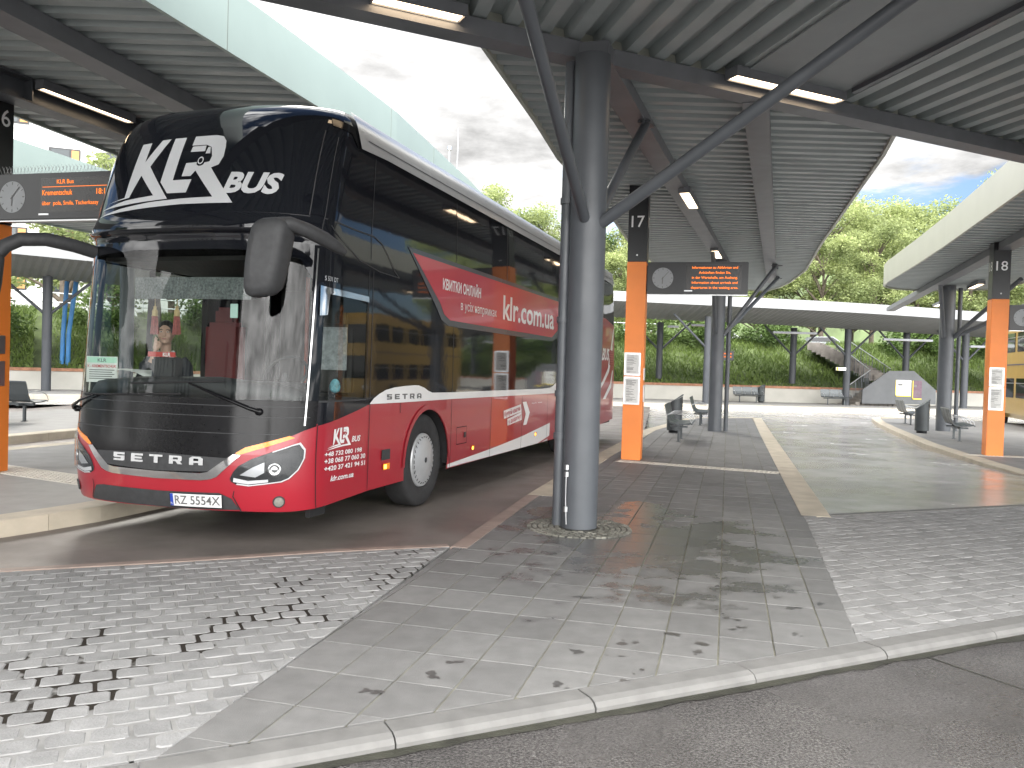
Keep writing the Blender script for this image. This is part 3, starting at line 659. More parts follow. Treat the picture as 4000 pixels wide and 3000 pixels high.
# ---- ring canopy in front of the bank
RF = [(-31, 25.5), (-23, 29.5), (-11, 37.2), (0, 41.0), (8, 42.0), (18, 43.0), (30, 46.5), (50, 52.5)]
def rz_(x): return 5.35-.012*(x+10)
def ring_canopy():
    e = empty('ring_canopy', (8, 45, 0), 0, 'long low curved canopy with pale grey edge in front of the green bank', 'canopy', 'canopies of the bays')
    P = [Vector(p) for p in RF]; P2_ = []
    for i in range(len(P)-1):
        for k in range(8): 
            t = k/8; p_1 = P[max(0, i-1)]; p0, p1 = P[i], P[i+1]; p2 = P[min(len(P)-1, i+2)]
            P2_.append(.5*((2*p0)+(p1-p_1)*t+(2*p_1-5*p0+4*p1-p2)*t*t+(3*p0-p_1-3*p1+p2)*t**3))
    P2_.append(P[-1]); n = len(P2_); s = MB(); f = MB(); tp = MB(); W_ = 7.5
    nrm = []
    for i in range(n): d = (P2_[min(n-1, i+1)]-P2_[max(0, i-1)]).normalized(); nrm.append(Vector((-d.y, d.x)))
    # soffit: ribs run from front to back and the sheet falls to the middle
    vs = []; prev = 0; L_ = 0; rows = []
    for i in range(n-1):
        a, c = P2_[i], P2_[i+1]; m = max(2, int((c-a).length/.15)); m -= m % 2
        for k in range(m):
            t = k/m; p = a+(c-a)*t; nn = (nrm[i]*(1-t)+nrm[i+1]*t).normalized(); rows.append((p, nn, .05*(k % 2)))
    for p, nn, h in rows:
        z = rz_(p.x)-.03
        for u, dz in ((0, 0), (3.6, -.62), (W_, -.15)): q = p+nn*u; vs.append((q.x, q.y, z+dz+h))
    s.add(vs, [(i*3+k, i*3+k+1, (i+1)*3+k+1, (i+1)*3+k) for i in range(len(rows)-1) for k in range(2)])
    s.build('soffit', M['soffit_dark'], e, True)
    for i in range(n-1):
        a, c = P2_[i], P2_[i+1]; a2, c2 = a-nrm[i]*.06, c-nrm[i+1]*.06; za, zc = rz_(a.x)-.05, rz_(c.x)-.05; H = .5
        v = [(a.x, a.y, za), (c.x, c.y, zc), (c2.x, c2.y, zc), (a2.x, a2.y, za), (a.x, a.y, za+H), (c.x, c.y, zc+H), (c2.x, c2.y, zc+H), (a2.x, a2.y, za+H)]
        f.add(v, [(0, 1, 2, 3), (7, 6, 5, 4), (0, 4, 5, 1), (3, 2, 6, 7)])
        q = [a, c, c+nrm[i+1]*W_, a+nrm[i]*W_]; z2 = [za+.3, zc+.3, zc+.25, za+.25]
        tp.add([(p.x, p.y, z) for p, z in zip(q, z2)], [(0, 1, 2, 3)])
    f.build('fascia', M['white_fascia'], e, True); tp.build('roof_top', M['steel'], e, True)
    # columns: front row and a row in the bank behind, each with its braces
    def colm(px, py, z0, yb, r=.19, front=True):
        p = at(px, py, z0)if yb is None else at_y(px, py, yb); zt = rz_(p.x)-.55
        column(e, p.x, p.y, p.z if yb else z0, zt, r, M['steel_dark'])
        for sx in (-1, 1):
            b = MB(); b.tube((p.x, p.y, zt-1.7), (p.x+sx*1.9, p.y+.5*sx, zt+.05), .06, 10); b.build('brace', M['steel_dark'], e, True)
        return p
    colm(3303, 1582, .03, None); colm(2757, 1576, .03, None); colm(179, 1526, .03, None); colm(3762, 1594, .03, None, .2)
    for px, py in ((2573, 1480), (3094, 1498), (3535, 1500), (3988, 1520)): colm(px, py, None, 49.5)
    xs = [((2608, 1281), (2650, 1277)), ((2700, 1276), (2756, 1271)), ((3019, 1309), (3190, 1298)), ((3450, 1336), (3642, 1327)), ((3788, 1360), (3870, 1355))]
    names = ['left of the board post', 'behind the second column of bay 17', 'above the far benches', 'above the stair panel', 'beside the pole of bay 18']
    for (a, c), nm in zip(xs, names):
        p, q = at(*a, 4.62), at(*c, 4.62); p, q = at_y(*a, 44.5), at_y(*c, 44.5); mid = (p+q)/2
        ceiling_light((mid.x, mid.y, mid.z+.1), (q-p), (q-p).length, 'thin long tube lamp under the far low canopy, '+nm, w_=.16)
    return e
ring = ring_canopy()
# ------------------------------------------------------------------ writing
def text_mesh(s, bold=0.0, res=3, align='LEFT', spacing=1.0, linesp=1.0, fill_depth=0):
    """verts and triangles of a line of writing, in a box from x 0 to its width, y 0 to cap height"""
    c = bpy.data.curves.new('writing', 'FONT'); c.body = s; c.size = 1; c.resolution_u = res; c.offset = bold; c.space_character = spacing; c.space_line = linesp; c.align_x = align
    o = bpy.data.objects.new('writing', c); COL.objects.link(o); dg = bpy.context.evaluated_depsgraph_get(); dg.update()
    me = bpy.data.meshes.new_from_object(o.evaluated_get(dg)); vs = [(v.co.x, v.co.y) for v in me.vertices]; fs = [tuple(p.vertices) for p in me.polygons]
    bpy.data.meshes.remove(me); bpy.data.objects.remove(o); bpy.data.curves.remove(c); return vs, fs
def flat_text(b, s, origin, ux, uy, height=None, width=None, bold=.0, align='L', spacing=1.0, off=None, cap=.72):
    """writing laid on a plane: capitals of the given height, squeezed to width if given"""
    vs, fs = text_mesh(s, bold, spacing=spacing)
    if not vs: return
    x0 = min(v[0] for v in vs); x1 = max(v[0] for v in vs); k = height/cap; kx = (width/(x1-x0)) if width else k
    o = Vector(origin); ux = Vector(ux).normalized(); uy = Vector(uy).normalized(); sh = {'L': x0, 'C': (x0+x1)/2, 'R': x1}[align]
    n = ux.cross(uy).normalized()*(off or .002)
    b.add([o+n+ux*((v[0]-sh)*kx)+uy*(v[1]*k) for v in vs], fs)
# ------------------------------------------------------------------ the bus-stop poles
def sign_pole(loc, rz, number, lines, label, num_z=None, board_side=1, board_len=1.74, clock=True, h=4.99, group='orange bay poles', notices=True, board_z=(2.99, 3.56), spikes=False, orange_h=3.56, layout=None):
    """local frame: the front looks to -Y, the board sticks out to +X"""
    e = empty('bay_sign_pole', loc, rz, label, 'sign pole', group); W_ = .345
    b = MB(); b.box((0, 0, orange_h/2), (W_, W_, orange_h), bev=.008); b.build('orange_shaft', M['orange'], e)
    b = MB(); b.box((0, 0, (orange_h+h)/2+.002), (W_, W_, h-orange_h-.004), bev=.008); num = b.build('number_panel', M['black'], e)
    b = MB(); flat_text(b, number, (-W_/2, 0, (num_z or orange_h+.62)), (0, -1, 0), (0, 0, 1), .21, align='C', bold=.004); b.build('number', M['white'], num)
    b = MB(); flat_text(b, number, (W_/2, 0, (num_z or orange_h+.62)), (0, 1, 0), (0, 0, 1), .21, align='C', bold=.004); b.build('number', M['white'], num)
    b = MB(); flat_text(b, number, (0, -W_/2, (num_z or orange_h+.62)), (1, 0, 0), (0, 0, 1), .21, align='C', bold=.004)
    b.lathe([(0, .002), (.016, .002)], (0, -W_/2, orange_h+.12), M=Matrix.Rotation(rad(90), 3, 'X'), n=14)
    b.build('number', M['white'], num)
    if notices:
        for z0, z1 in ((1.52, 1.93), (1.0, 1.50)):
            b = MB(); 
            b.box((-.02, -W_/2-.011, (z0+z1)/2), (.29, .022, z1-z0), bev=.005); fr = b.build('notice_frame', M['alu'], e)
            b = MB(); b.box((-.02, -W_/2-.0225, (z0+z1)/2), (.235, .003, z1-z0-.06)); pp = b.build('timetable', M['offwhite'], fr)
            b = MB(); z = z1-.06; rnd = random.Random(int(z0*100)+len(label))
            while z > z0+.05:
                wd = rnd.uniform(.05, .19); b.box((-.02-.095+wd/2, -W_/2-.0245, z), (wd, .001, .006)); z -= rnd.choice((.013, .013, .026))
            b.build('print', M['ink'], fr)
        b = MB(); b.box((W_/2+.008, 0, 1.55), (.016, .16, .22)); b.box((W_/2+.008, 0.02, 1.2), (.016, .12, .3)); b.build('side_plate', M['alu'], e)
    # departure board
    x0 = W_/2+.02; zc = (board_z[0]+board_z[1])/2; H = board_z[1]-board_z[0]; x1 = x0+board_len
    b = MB(); b.box(((x0+x1)/2, 0, zc), (board_len, .24, H), bev=.01); b.box((x0-.012, 0, zc), (.03, .1, H*.8)); bd = b.build('departure_board', M['black'], e)
    b = MB(); b.box(((x0+x1)/2, -.10, board_z[0]-.012), (board_len, .03, .014)); b.build('bottom_rail', M['alu'], bd)
    if clock:
        cx, r = x0+.27, .185
        b = MB(); b.lathe([(0, .001), (r, .001)], (cx, -.121, zc), M=Matrix.Rotation(rad(90), 3, 'X'), n=40); ck = b.build('clock_face', material('clock_face_white', (.26, .275, .285), .35, var=.03), bd)
        b = MB()
        def hand(ang, r0, r1, w_, y):
            R_ = Matrix.Rotation(-ang, 3, 'Y'); b.box(Vector((cx, -.123-y, zc))+Matrix.Rotation(ang, 3, 'Y')@Vector((0, 0, (r0+r1)/2)), (w_, .001, r1-r0), M=Matrix.Rotation(ang, 3, 'Y'))
        for k in range(12): hand(rad(30*k), .145, .175, .012 if k % 3 == 0 else .008, .0)
        hand(rad(183.5), -.02, .105, .014, .002); hand(rad(42), -.03, .155, .010, .004)
        b.build('clock_hands', M['ink'], ck)
    b = MB()
    if layout: layout(b, x0)
    else:
        for i, t in enumerate(lines): flat_text(b, t, (x0+1.17, -.1215, zc+.165-i*.088), (1, 0, 0), (0, 0, 1), .044, align='C', bold=.012, width=.86*len(t)/33)
    b.build('led_text', M['led'], bd)
    b = MB(); b.box((x0+.72, -.1215, board_z[0]+.06), (.14, .002, .02)); b.build('maker_plate', M['alu'], bd)
    b = MB(); b.box((x0+1.15, -.1212, zc+.01), (.95, .002, H*.74)); b.build('led_screen', material('led_screen_dark', (.018, .017, .016), .25, var=.1), bd)
    if spikes:
        b = MB(); x = x0+.02; rnd = random.Random(2)
        while x < x1:
            for dx, dy in ((-.025, -.05), (.025, .04), (0, 0)): b.tube((x, dy*.3, board_z[1]), (x+dx, dy, board_z[1]+.11), .0016, 4, caps=False)
            x += .05
        b.build('bird_spikes', M['alu'], bd)
    return e
PA = rad(-14.5)
g17 = at(2468, 1797, 0)
info = ['Informationen zu Abfahrten und', 'Ankünften finden Sie,', 'in der Wartehalle, am Aushang.', 'Information about arrivals and', 'departures in the waiting area.']
sign_pole((g17.x+.02, g17.y+.17, 0), PA, '17', info, 'orange and black pole with the number 17 and a clock and information board')
g18 = at(3893, 1782, P18Z)
sign_pole((g18.x, g18.y+.17, P18Z), rad(-15.5), '18', info, 'orange and black pole with the number 18 at the right edge', h=4.72, orange_h=3.42, board_z=(2.75, 3.3))
def lay16(b, x0):
    y = -.1215; z1 = 3.56
    flat_text(b, 'KLR Bus', (x0+1.02, y, z1-.13), (1, 0, 0), (0, 0, 1), .05, align='C', bold=.008)
    b.box((x0+1.16, y-.001, z1-.165), (.92, .001, .006))
    flat_text(b, 'Krementschuk', (x0+.70, y, z1-.26), (1, 0, 0), (0, 0, 1), .062, bold=.01, width=.42)
    flat_text(b, '18:15', (x0+1.62, y, z1-.26), (1, 0, 0), (0, 0, 1), .066, align='R', bold=.01, width=.17)
    flat_text(b, 'über  pola, Smila, Tscherkassy', (x0+.70, y, z1-.375), (1, 0, 0), (0, 0, 1), .048, bold=.006, width=.78)
g16 = at(13, 1853, P16Z)
sign_pole((g16.x-.33, g16.y+.17, P16Z), PA, '16', [], 'orange and black pole with the number 16 and coach departure board', spikes=True, layout=lay16, num_z=4.18, h=4.95, orange_h=3.0, board_z=(3.02, 3.56))
# ------------------------------------------------------------------ benches and bins
def bench_mesh(style='seat'):
    e = empty('bench', (0, 0, 0), 0, 'b', 'bench'); Lb = 1.62; n = 3
    # profile of seat and back in (y, z), facing -Y
    prof = [(-.44, .44), (-.40, .455), (-.25, .43), (-.05, .425), (.06, .47), (.12, .6), (.17, .80), (.19, .86)]
    for k in range(n):
        x0 = -Lb/2+k*Lb/n+.012; x1 = x0+Lb/n-.024; b = MB()
        vs = []
        for y, z in prof: vs += [(x0, y, z), (x0+.02, y, z+.012), (x1-.02, y, z+.012), (x1, y, z)]
        m_ = len(prof); up = [(x, y, z) for x, y, z in vs]; dn = [(x, y+.012, z-.022) for x, y, z in vs]
        fs = [(i*4+j, (i+1)*4+j, (i+1)*4+j+1, i*4+j+1) for i in range(m_-1) for j in range(3)]; N_ = len(up)
        b.add(up, [f[::-1] for f in fs]); b.add(dn, fs)
        ed_ = [i*4 for i in range(m_)]+[(m_-1)*4+j for j in range(1, 4)]+[i*4+3 for i in range(m_-2, -1, -1)]+[2, 1]
        al = up+dn; b.add(al, [(ed_[i], ed_[(i+1) % len(ed_)], ed_[(i+1) % len(ed_)]+N_, ed_[i]+N_) for i in range(len(ed_))])
        b.build('seat', M['bench'], e)
    b = MB(); b.box((0, -.12, .37), (Lb*.9, .06, .06)); b.build('rail', M['bench'], e)
    for s in (-1, 1):
        b = MB(); b.box((s*Lb*.3, -.12, .18), (.05, .05, .36)); b.box((s*Lb*.3, -.12, .355), (.06, .4, .04)); b.box((s*Lb*.3, -.12, .006), (.1, .1, .012)); b.build('leg', M['bench'], e)
    for k in range(n+1):
        x = -Lb/2+k*Lb/n; b = MB(); b.path([(x, -.42, .46), (x, -.38, .56), (x, -.25, .635), (x, -.08, .66), (x, .08, .65), (x, .14, .62)], .0085, 8); b.build('armrest', M['alu'], e)
    return e
bench0 = bench_mesh()
def bench(loc, rz, label, sc=1.0, first=[True]):
    o = bench0 if first[0] else copy_tree(bench0); first[0] = False
    o.location = loc; o.rotation_euler = (0, 0, rz); o.scale = (sc, sc, sc); o['label'] = label; o['group'] = 'grey metal benches'; return o
def bin_mesh():
    e = empty('litter_bin', (0, 0, 0), 0, 'b', 'litter bin'); b = MB(); n = 32; r = .2
    b.lathe([(.15, 0), (.15, .07), (.155, .07)], (0, 0, 0), 28); b.build('foot', M['black'], e)
    b = MB(); vs = []
    for j in range(n): a = 2*math.pi*j/n; vs.append((r*math.cos(a), r*math.sin(a), .07))
    for j in range(n): a = 2*math.pi*j/n; vs.append((r*math.cos(a), r*math.sin(a), .86+.11*math.cos(a)))
    b.add(vs, [(j, (j+1) % n, n+(j+1) % n, n+j) for j in range(n)], True); b.add(vs, [tuple(range(n-1, -1, -1))]); b.tube((0, 0, .7), (0, 0, .715), r+.004, 32); b.build('drum', M['bin'], e)
    b = MB(); vs = []
    for dz, rr in ((.0, r+.004), (.035, r+.006), (.04, r-.03)):
        for j in range(n): a = 2*math.pi*j/n; vs.append((rr*math.cos(a)+.02*dz/.04, rr*math.sin(a), .862+.125*math.cos(a)+dz))
    b.add(vs, [(i*n+j, i*n+(j+1) % n, (i+1)*n+(j+1) % n, (i+1)*n+j) for i in range(2) for j in range(n)], True); b.add(vs, [tuple(range(2*n, 3*n))]); b.build('lid', M['bench'], e)
    b = MB(); b.prism([(r*1.02*math.cos(a), r*1.02*math.sin(a)) for a in [rad(-48+8*i) for i in range(13)]]+[(r*.8*math.cos(a), r*.8*math.sin(a)) for a in [rad(48-8*i) for i in range(13)]], .80, .88); b.build('slot', M['black'], e)
    return e
bin0 = bin_mesh()
def bin_(loc, rz, label, first=[True]):
    o = bin0 if first[0] else copy_tree(bin0); first[0] = False
    o.location = loc; o.rotation_euler = (0, 0, rz); o['label'] = label; o['group'] = 'round grey litter bins'; return o
p = at(2600, 1728, 0); bench((p.x+.35, p.y+.75, 0), rad(75), 'grey metal bench facing right just behind the pole of bay 17')
p = at(2712, 1664, 0); bench((p.x+.25, p.y+.8, 0), rad(75), 'grey metal bench facing right beside the second column of bay 17')
p = at(2636, 1691, 0); bin_((p.x, p.y+.1, 0), rad(-15), 'grey litter bin with slanted lid beside the benches of bay 17')
p = at(3712, 1724, P18Z); bench((p.x+.35, p.y+.6, P18Z), rad(70), 'grey metal bench facing right in front of the bin of bay 18')
p = at(3530, 1660, P18Z); bench((p.x+.3, p.y+.6, P18Z), rad(75), 'grey metal bench beyond the bin near the tip of bay 18')
p = at(3606, 1692, P18Z); bin_((p.x, p.y+.1, P18Z), rad(-15), 'grey litter bin with slanted lid beside the column of bay 18')
p = at(119, 1648, P16Z); bench((p.x-.7, p.y+.1, P16Z), rad(168), 'grey mesh bench seen from behind at far left, behind the pole of bay 16')
for px, lab in ((2884, 'grey bench against the far wall, left of the far litter bin'), (3130, 'grey bench against the far wall, right of the far litter bin')):
    p = at(px, 1566, .03); bench((p.x, 47.0, .03), rad(3), lab)
p = at(2971, 1572, .03); bin_((p.x, 47.2, .03), rad(-60), 'grey litter bin standing by the far pale wall')
# ------------------------------------------------------------------ the coach: one smooth shell in (a, z); a = arc length round the plan outline, z = height

W,D,NE,D2,LEN=1.275,0.72,2.7,0.35,14.0
def interp(x,xs,ys):
    if x<=xs[0]: return ys[0]
    for i in range(1,len(xs)):
        if x<=xs[i]:
            k=(x-xs[i-1])/(xs[i]-xs[i-1]); return ys[i-1]+(ys[i]-ys[i-1])*k
    return ys[-1]
def smooth_tab(xs,ys,n=400):
    # piecewise cubic (monotone) resample
    m=[0]*len(xs); d=[(ys[i+1]-ys[i])/(xs[i+1]-xs[i]) for i in range(len(xs)-1)]
    for i in range(1,len(xs)-1): m[i]=0 if d[i-1]*d[i]<=0 else 2*d[i-1]*d[i]/(d[i-1]+d[i])
    m[0]=d[0]; m[-1]=d[-1]; X=[];Y=[]
    for j in range(n+1):
        x=xs[0]+(xs[-1]-xs[0])*j/n
        i=max(k for k in range(len(xs)-1) if xs[k]<=x+1e-12); h=xs[i+1]-xs[i]; u=(x-xs[i])/h
        Y.append((2*u**3-3*u*u+1)*ys[i]+(u**3-2*u*u+u)*h*m[i]+(-2*u**3+3*u*u)*ys[i+1]+(u**3-u*u)*h*m[i+1]); X.append(x)
    return X,Y
def quarter(D,n=300):
    T=[];S=[];A=[0.0]
    for i in range(n+1):
        th=math.pi/2*i/n
        T.append(W*math.sin(th)**(2/NE)); S.append(D*(1-max(0,math.cos(th))**(2/NE)))
        if i: A.append(A[-1]+math.hypot(T[i]-T[i-1],S[i]-S[i-1]))
    return T,S,A
QT,QS,QA=quarter(D); RT,RS,RA=quarter(D2); LQ=QA[-1]; LR=RA[-1]
ASIDE=LQ+(LEN-D-D2)       # arc length where the rear corner starts
FZ,FV=smooth_tab([.2,.3,.45,.7,1.0,1.3,2.0,2.5,2.62,2.67,2.71,2.84,3.2,3.55,3.75,3.88,3.95,4.0],[.12,.06,.02,0,.02,.05,.11,.155,.165,.165,.105,.17,.28,.41,.52,.63,.77,1.02])
GZ,GV=smooth_tab([.2,.35,.6,1.2,2.5,3.5,3.65,3.78,3.87,3.93,3.97,4.0],[.975,.992,1,1,.992,.974,.968,.955,.93,.885,.81,.64])
def idx(z): return max(0,min(399.999,(z-.2)/(3.8)*400))
def tab(V,z):
    j=idx(z); i=int(j); return V[i]+(V[i+1]-V[i])*(j-i)
def base(a,z):
    A=abs(a); sg=1 if a>=0 else -1
    if A<LQ: t=interp_fast(A,QA,QT); s=interp_fast(A,QA,QS)
    elif A<ASIDE: t=W; s=D+A-LQ
    else:
        r=max(0,LR-(A-ASIDE)); t=interp_fast(r,RA,RT); s=LEN-interp_fast(r,RA,RS)
    w=max(0,1-s/2.2); w=w*w*(3-2*w)
    w2=max(0,1-(LEN-s)/1.5); 
    return (sg*t*tab(GV,z), s+tab(FV,z)*w-w2*max(0,(z-1.0))**2*.045, z)

def interp_fast(x,xs,ys):
    i=min(len(xs)-2,max(0,bisect.bisect_right(xs,x)-1)); h=xs[i+1]-xs[i]
    return ys[i]+(ys[i+1]-ys[i])*((x-xs[i])/h if h>0 else 0)
def shell(a,z,off=0.0):
    p=base(a,z)
    if off==0: return p
    e=.01; p1=base(a+e,z);p0=base(a-e,z);q1=base(a,min(4.0,z+e));q0=base(a,z-e)
    u=[p1[i]-p0[i] for i in range(3)]; v=[q1[i]-q0[i] for i in range(3)]
    # a increases toward +t along the front (outward normal = -s)
    n=(u[1]*v[2]-u[2]*v[1],u[2]*v[0]-u[0]*v[2],u[0]*v[1]-u[1]*v[0]); l=math.sqrt(sum(c*c for c in n)) or 1
    return tuple(p[i]+n[i]/l*off for i in range(3))
def s2a(s): return LQ+s-D
BUSX, BUSY, BUSA = -3.0263, 7.0439, .3141
M['red'] = material('coach_red_paint', (.32, .012, .024), .28, var=.03, scale=2, coat=.6)
M['gloss_black'] = material('coach_black_glass', (.008, .009, .012), .045, var=0, spec=.5, bump=.14, bscale=1.3)
M['panel_black'] = material('coach_black_panel', (.007, .007, .008), .16, var=.2, scale=30, spec=.22)
M['coach_white'] = material('coach_white_film', (.72, .72, .72), .3, var=.03, coat=.4)
M['coach_grey'] = material('coach_logo_film', (.50, .51, .52), .4, var=.02)
M['coach_silver'] = material('coach_silver_strip', (.62, .63, .64), .25, metal=.5, var=.04)
M['banner_red'] = material('banner_red_film', (.42, .035, .06), .22, var=.03, coat=.3)
M['banner_grey'] = material('banner_grey_film', (.06, .07, .085), .25, var=.05)
M['chrome'] = material('chrome', (.75, .75, .75), .08, metal=1, var=0)
M['rubber'] = material('tyre_rubber', (.025, .025, .026), .75, var=.25, scale=9, bump=.2, bscale=40)
M['hub'] = material('hub_cap_paint', (.46, .47, .48), .38, metal=.35, var=.1, scale=6)
M['under'] = material('underbody', (.012, .012, .013), .8, var=.3)
M['plastic'] = material('matt_grey_plastic', (.035, .036, .038), .6, var=.2, scale=20, bump=.1, bscale=200)
M['amber'] = material('amber_lens', (.85, .26, .015), .2, var=.12, scale=30, coat=.5)
M['amber_lit'] = emit('amber_marker_lit', (1.0, .42, .06), 1.6)
M['lens_dark'] = material('headlight_dark_bowl', (.02, .022, .024), .15, var=.3, scale=8, coat=1)
M['lens_clear'] = glass('headlight_lens', (.85, .86, .87), .0, 1.5)
M['windscreen'] = glass('windscreen_glass', (.78, .83, .81), .0, 1.5, .0)
M['window'] = glass('tinted_window', (.66, .70, .68), .0, 1.5, .0)
M['dash'] = material('dashboard_plastic', (.022, .023, .025), .6, var=.2)
M['interior'] = material('coach_interior', (.05, .048, .046), .7, var=.2)
M['red_dark'] = material('coach_seat_red', (.14, .02, .02), .8, var=.2)
bus = empty('coach', (BUSX, BUSY, 0), -BUSA, 'tall red and black double deck coach parked at bay 16', 'coach')
def cells(poly, mp, off, da=.09, dz=.09, b=None):
    """polygon in (a, z), cut on a grid and laid on the shell"""
    bm = bmesh.new(); vs = [bm.verts.new((p[0], p[1], 0)) for p in poly]
    f = bm.faces.new(vs); f.normal_update()
    if f.normal.z < 0: f.normal_flip()
    if not bm.faces: return
    a0, a1 = min(p[0] for p in poly), max(p[0] for p in poly); z0, z1 = min(p[1] for p in poly), max(p[1] for p in poly)
    def cut(co, no): bmesh.ops.bisect_plane(bm, geom=bm.verts[:]+bm.edges[:]+bm.faces[:], plane_co=co, plane_no=no, dist=1e-6)
    k = math.floor(a0/da)+1
    while k*da < a1:
        a = k*da
        if abs(a) < LQ+.1 or abs(a) > ASIDE-.1 or k % 6 == 0: cut((a, 0, 0), (1, 0, 0))
        k += 1
    k = math.floor(z0/dz)+1
    while k*dz < z1: cut((0, k*dz, 0), (0, 1, 0)); k += 1
    bmesh.ops.triangulate(bm, faces=[f for f in bm.faces if len(f.verts) > 4])
    b = b or MB()
    bm.verts.index_update(); b.add([mp(v.co.x, v.co.y, off) for v in bm.verts], [[v.index for v in f.verts] for f in bm.faces], True); bm.free(); return b
def patch(name, polys, mat, off=.004, parent=None, da=.09, dz=.09, label=None, mirror=False):
    b = MB()
    if isinstance(polys[0][0], (int, float)): polys = [polys]
    for p in polys:
        cells(p, shell, off, da, dz, b)
        if mirror: cells([(-x, z) for x, z in p], shell, off, da, dz, b)
    return b.build(name, mat, parent or bus, label=label)
def rect(a0, a1, z0, z1): return [(a0, z0), (a1, z0), (a1, z1), (a0, z1)]
def writing(name, s, BL, BR, TL, mat, off=.006, bold=0, parent=None, spacing=1.0, b=None):
    """writing on the shell; baseline BL-BR, TL above BL gives cap height and slant"""
    vs, fs = text_mesh(s, bold, spacing=spacing); x0 = min(v[0] for v in vs); x1 = max(v[0] for v in vs); CAP = .72
    bb = b or MB()
    P = []
    for x, y in vs:
        u = (x-x0)/(x1-x0); v = y/CAP
        P.append(shell(BL[0]+(BR[0]-BL[0])*u+(TL[0]-BL[0])*v, BL[1]+(BR[1]-BL[1])*u+(TL[1]-BL[1])*v, off))
    bb.add(P, fs)
    return None if b is not None else bb.build(name, mat, parent or bus)
END = ASIDE+LR
WH = [s2a(2.838), s2a(9.55), s2a(10.95)]                 # wheels along the side
def side_poly(sg=1):
    pts = [(1.45, .325), (2.4, .36)]
    top = []
    for c in WH:
        r = .605
        arc = [(c+r*math.cos(t), .50+r*.985*math.sin(t)) for t in [math.pi-(math.pi+.46)*k/22+.23 for k in range(23)]]
        pts += [(c-r*.973, .36)]+arc[1:-1]+[(c+r*.973, .36)]
    pts += [(12.9, .38), (END-.2, .50), (END, .52), (END, 1.2)]+([(2.361, 1.2), (2.114, 1.15), (1.753, 1.085), (1.45, 1.042)] if sg > 0 else [(1.45, 1.2)])
    return [(a*sg, z) for a, z in pts]
low = patch('lower_body', [side_poly(1), side_poly(-1)], M['red'], 0)
zt = 3.66
up = [rect(-1.42, 1.42, 2.60, zt), rect(1.30, 1.45, 1.02, 2.60), rect(-1.42, -1.30, 1.02, 2.60), rect(-1.30, 1.30, 1.0, 1.24),
      [(1.45, 1.042), (1.753, 1.085), (2.114, 1.15), (2.24, 1.1755), (2.24, 1.257), (1.45, 1.257)], [(2.24, 1.1755), (2.361, 1.2), (2.24, 1.2)], rect(1.42, 2.24, 2.2, zt), rect(2.24, END, 1.2, zt), rect(-3.2, -1.42, 2.5, zt), rect(-3.2, -1.42, 1.2, 1.25), rect(-END, -3.2, 1.2, zt), rect(-1.42, 1.42, zt, 3.995), rect(1.42, END, zt, 3.995), rect(-END, -1.42, zt, 3.995)]
b = MB()
for p in up: cells(p, shell, 0, .09, .07 if p[2][1] > 3.9 else .12, b)
ring_t = [shell(-END+2*END*k/60, 3.995) for k in range(61)]; b.add(ring_t, [tuple(range(60, -1, -1))])
b.build('upper_body', M['gloss_black'], bus)
# rear face
b = MB(); zs = [.5+.13*k for k in range(27)]
L_ = [shell(-END, z) for z in zs]; R_ = [shell(END, z) for z in zs]; n = len(zs)
b.add(L_+R_, [(i, i+1, n+i+1, n+i) for i in range(n-1)]); b.build('rear_panel', M['red'], bus)
# front bumper
front_black = [(-1.434, 1.04), (-1.315, 1.01), (-1.209, .966), (-.838, .867), (-.752, .809), (-.54, .640), (-.041, .622), (.041, .622), (.54, .640), (.752, .809), (.838, .867), (1.209, .966), (1.315, 1.01), (1.434, 1.04)]
bump = [(-1.45, .325), (-1.2, .31), (-.79, .305), (0, .315), (.79, .325), (1.2, .318), (1.45, .325), (1.45, 1.06), (-1.45, 1.06)]
bumper = patch('bumper', bump, M['red'], .002)
fp = patch('front_panel', [(1.434, 1.26), (-1.434, 1.26)]+front_black, M['panel_black'], .006)
b = MB()
for z0, x in ((.975, 1.1), (1.115, 1.36), (1.205, 1.33)): cells(rect(-x, x, z0, z0+.006), shell, .0085, .09, .09, b)
b.build('panel_groove', M['plastic'], fp)
gr = patch('grille', [(-.70, .765), (-.53, .655), (-.041, .636), (.041, .636), (.53, .655), (.70, .772), (.036, .79)], M['plastic'], .0085)
GLY = {'S': [[(0, 1), (1, 1), (1, .76), (.34, .76), (.34, .62), (1, .62), (1, .12), (.9, 0), (0, 0), (0, .24), (.66, .24), (.66, .38), (.1, .38), (0, .5)]],
 'E': [[(0, 0), (0, 1), (1, 1), (1, .76), (.32, .76), (.32, .61), (.92, .61), (.92, .39), (.32, .39), (.32, .24), (1, .24), (1, 0)]],
 'T': [[(-.04, 1), (1.04, 1), (1.04, .76), (.66, .76), (.66, 0), (.34, 0), (.34, .76), (-.04, .76)]],
 'R': [[(0, 0), (0, 1), (.32, 1), (.32, 0)], [(.32, 1), (.9, 1), (1, .88), (1, .45), (.9, .34), (.32, .34), (.32, .54), (.7, .54), (.7, .78), (.32, .78)], [(.5, .34), (.85, .34), (1.06, 0), (.7, 0)]],
 'A': [[(0, 0), (0, .78), (.22, 1), (.78, 1), (1, .78), (1, 0), (.68, 0), (.68, .26), (.32, .26), (.32, 0)]]}
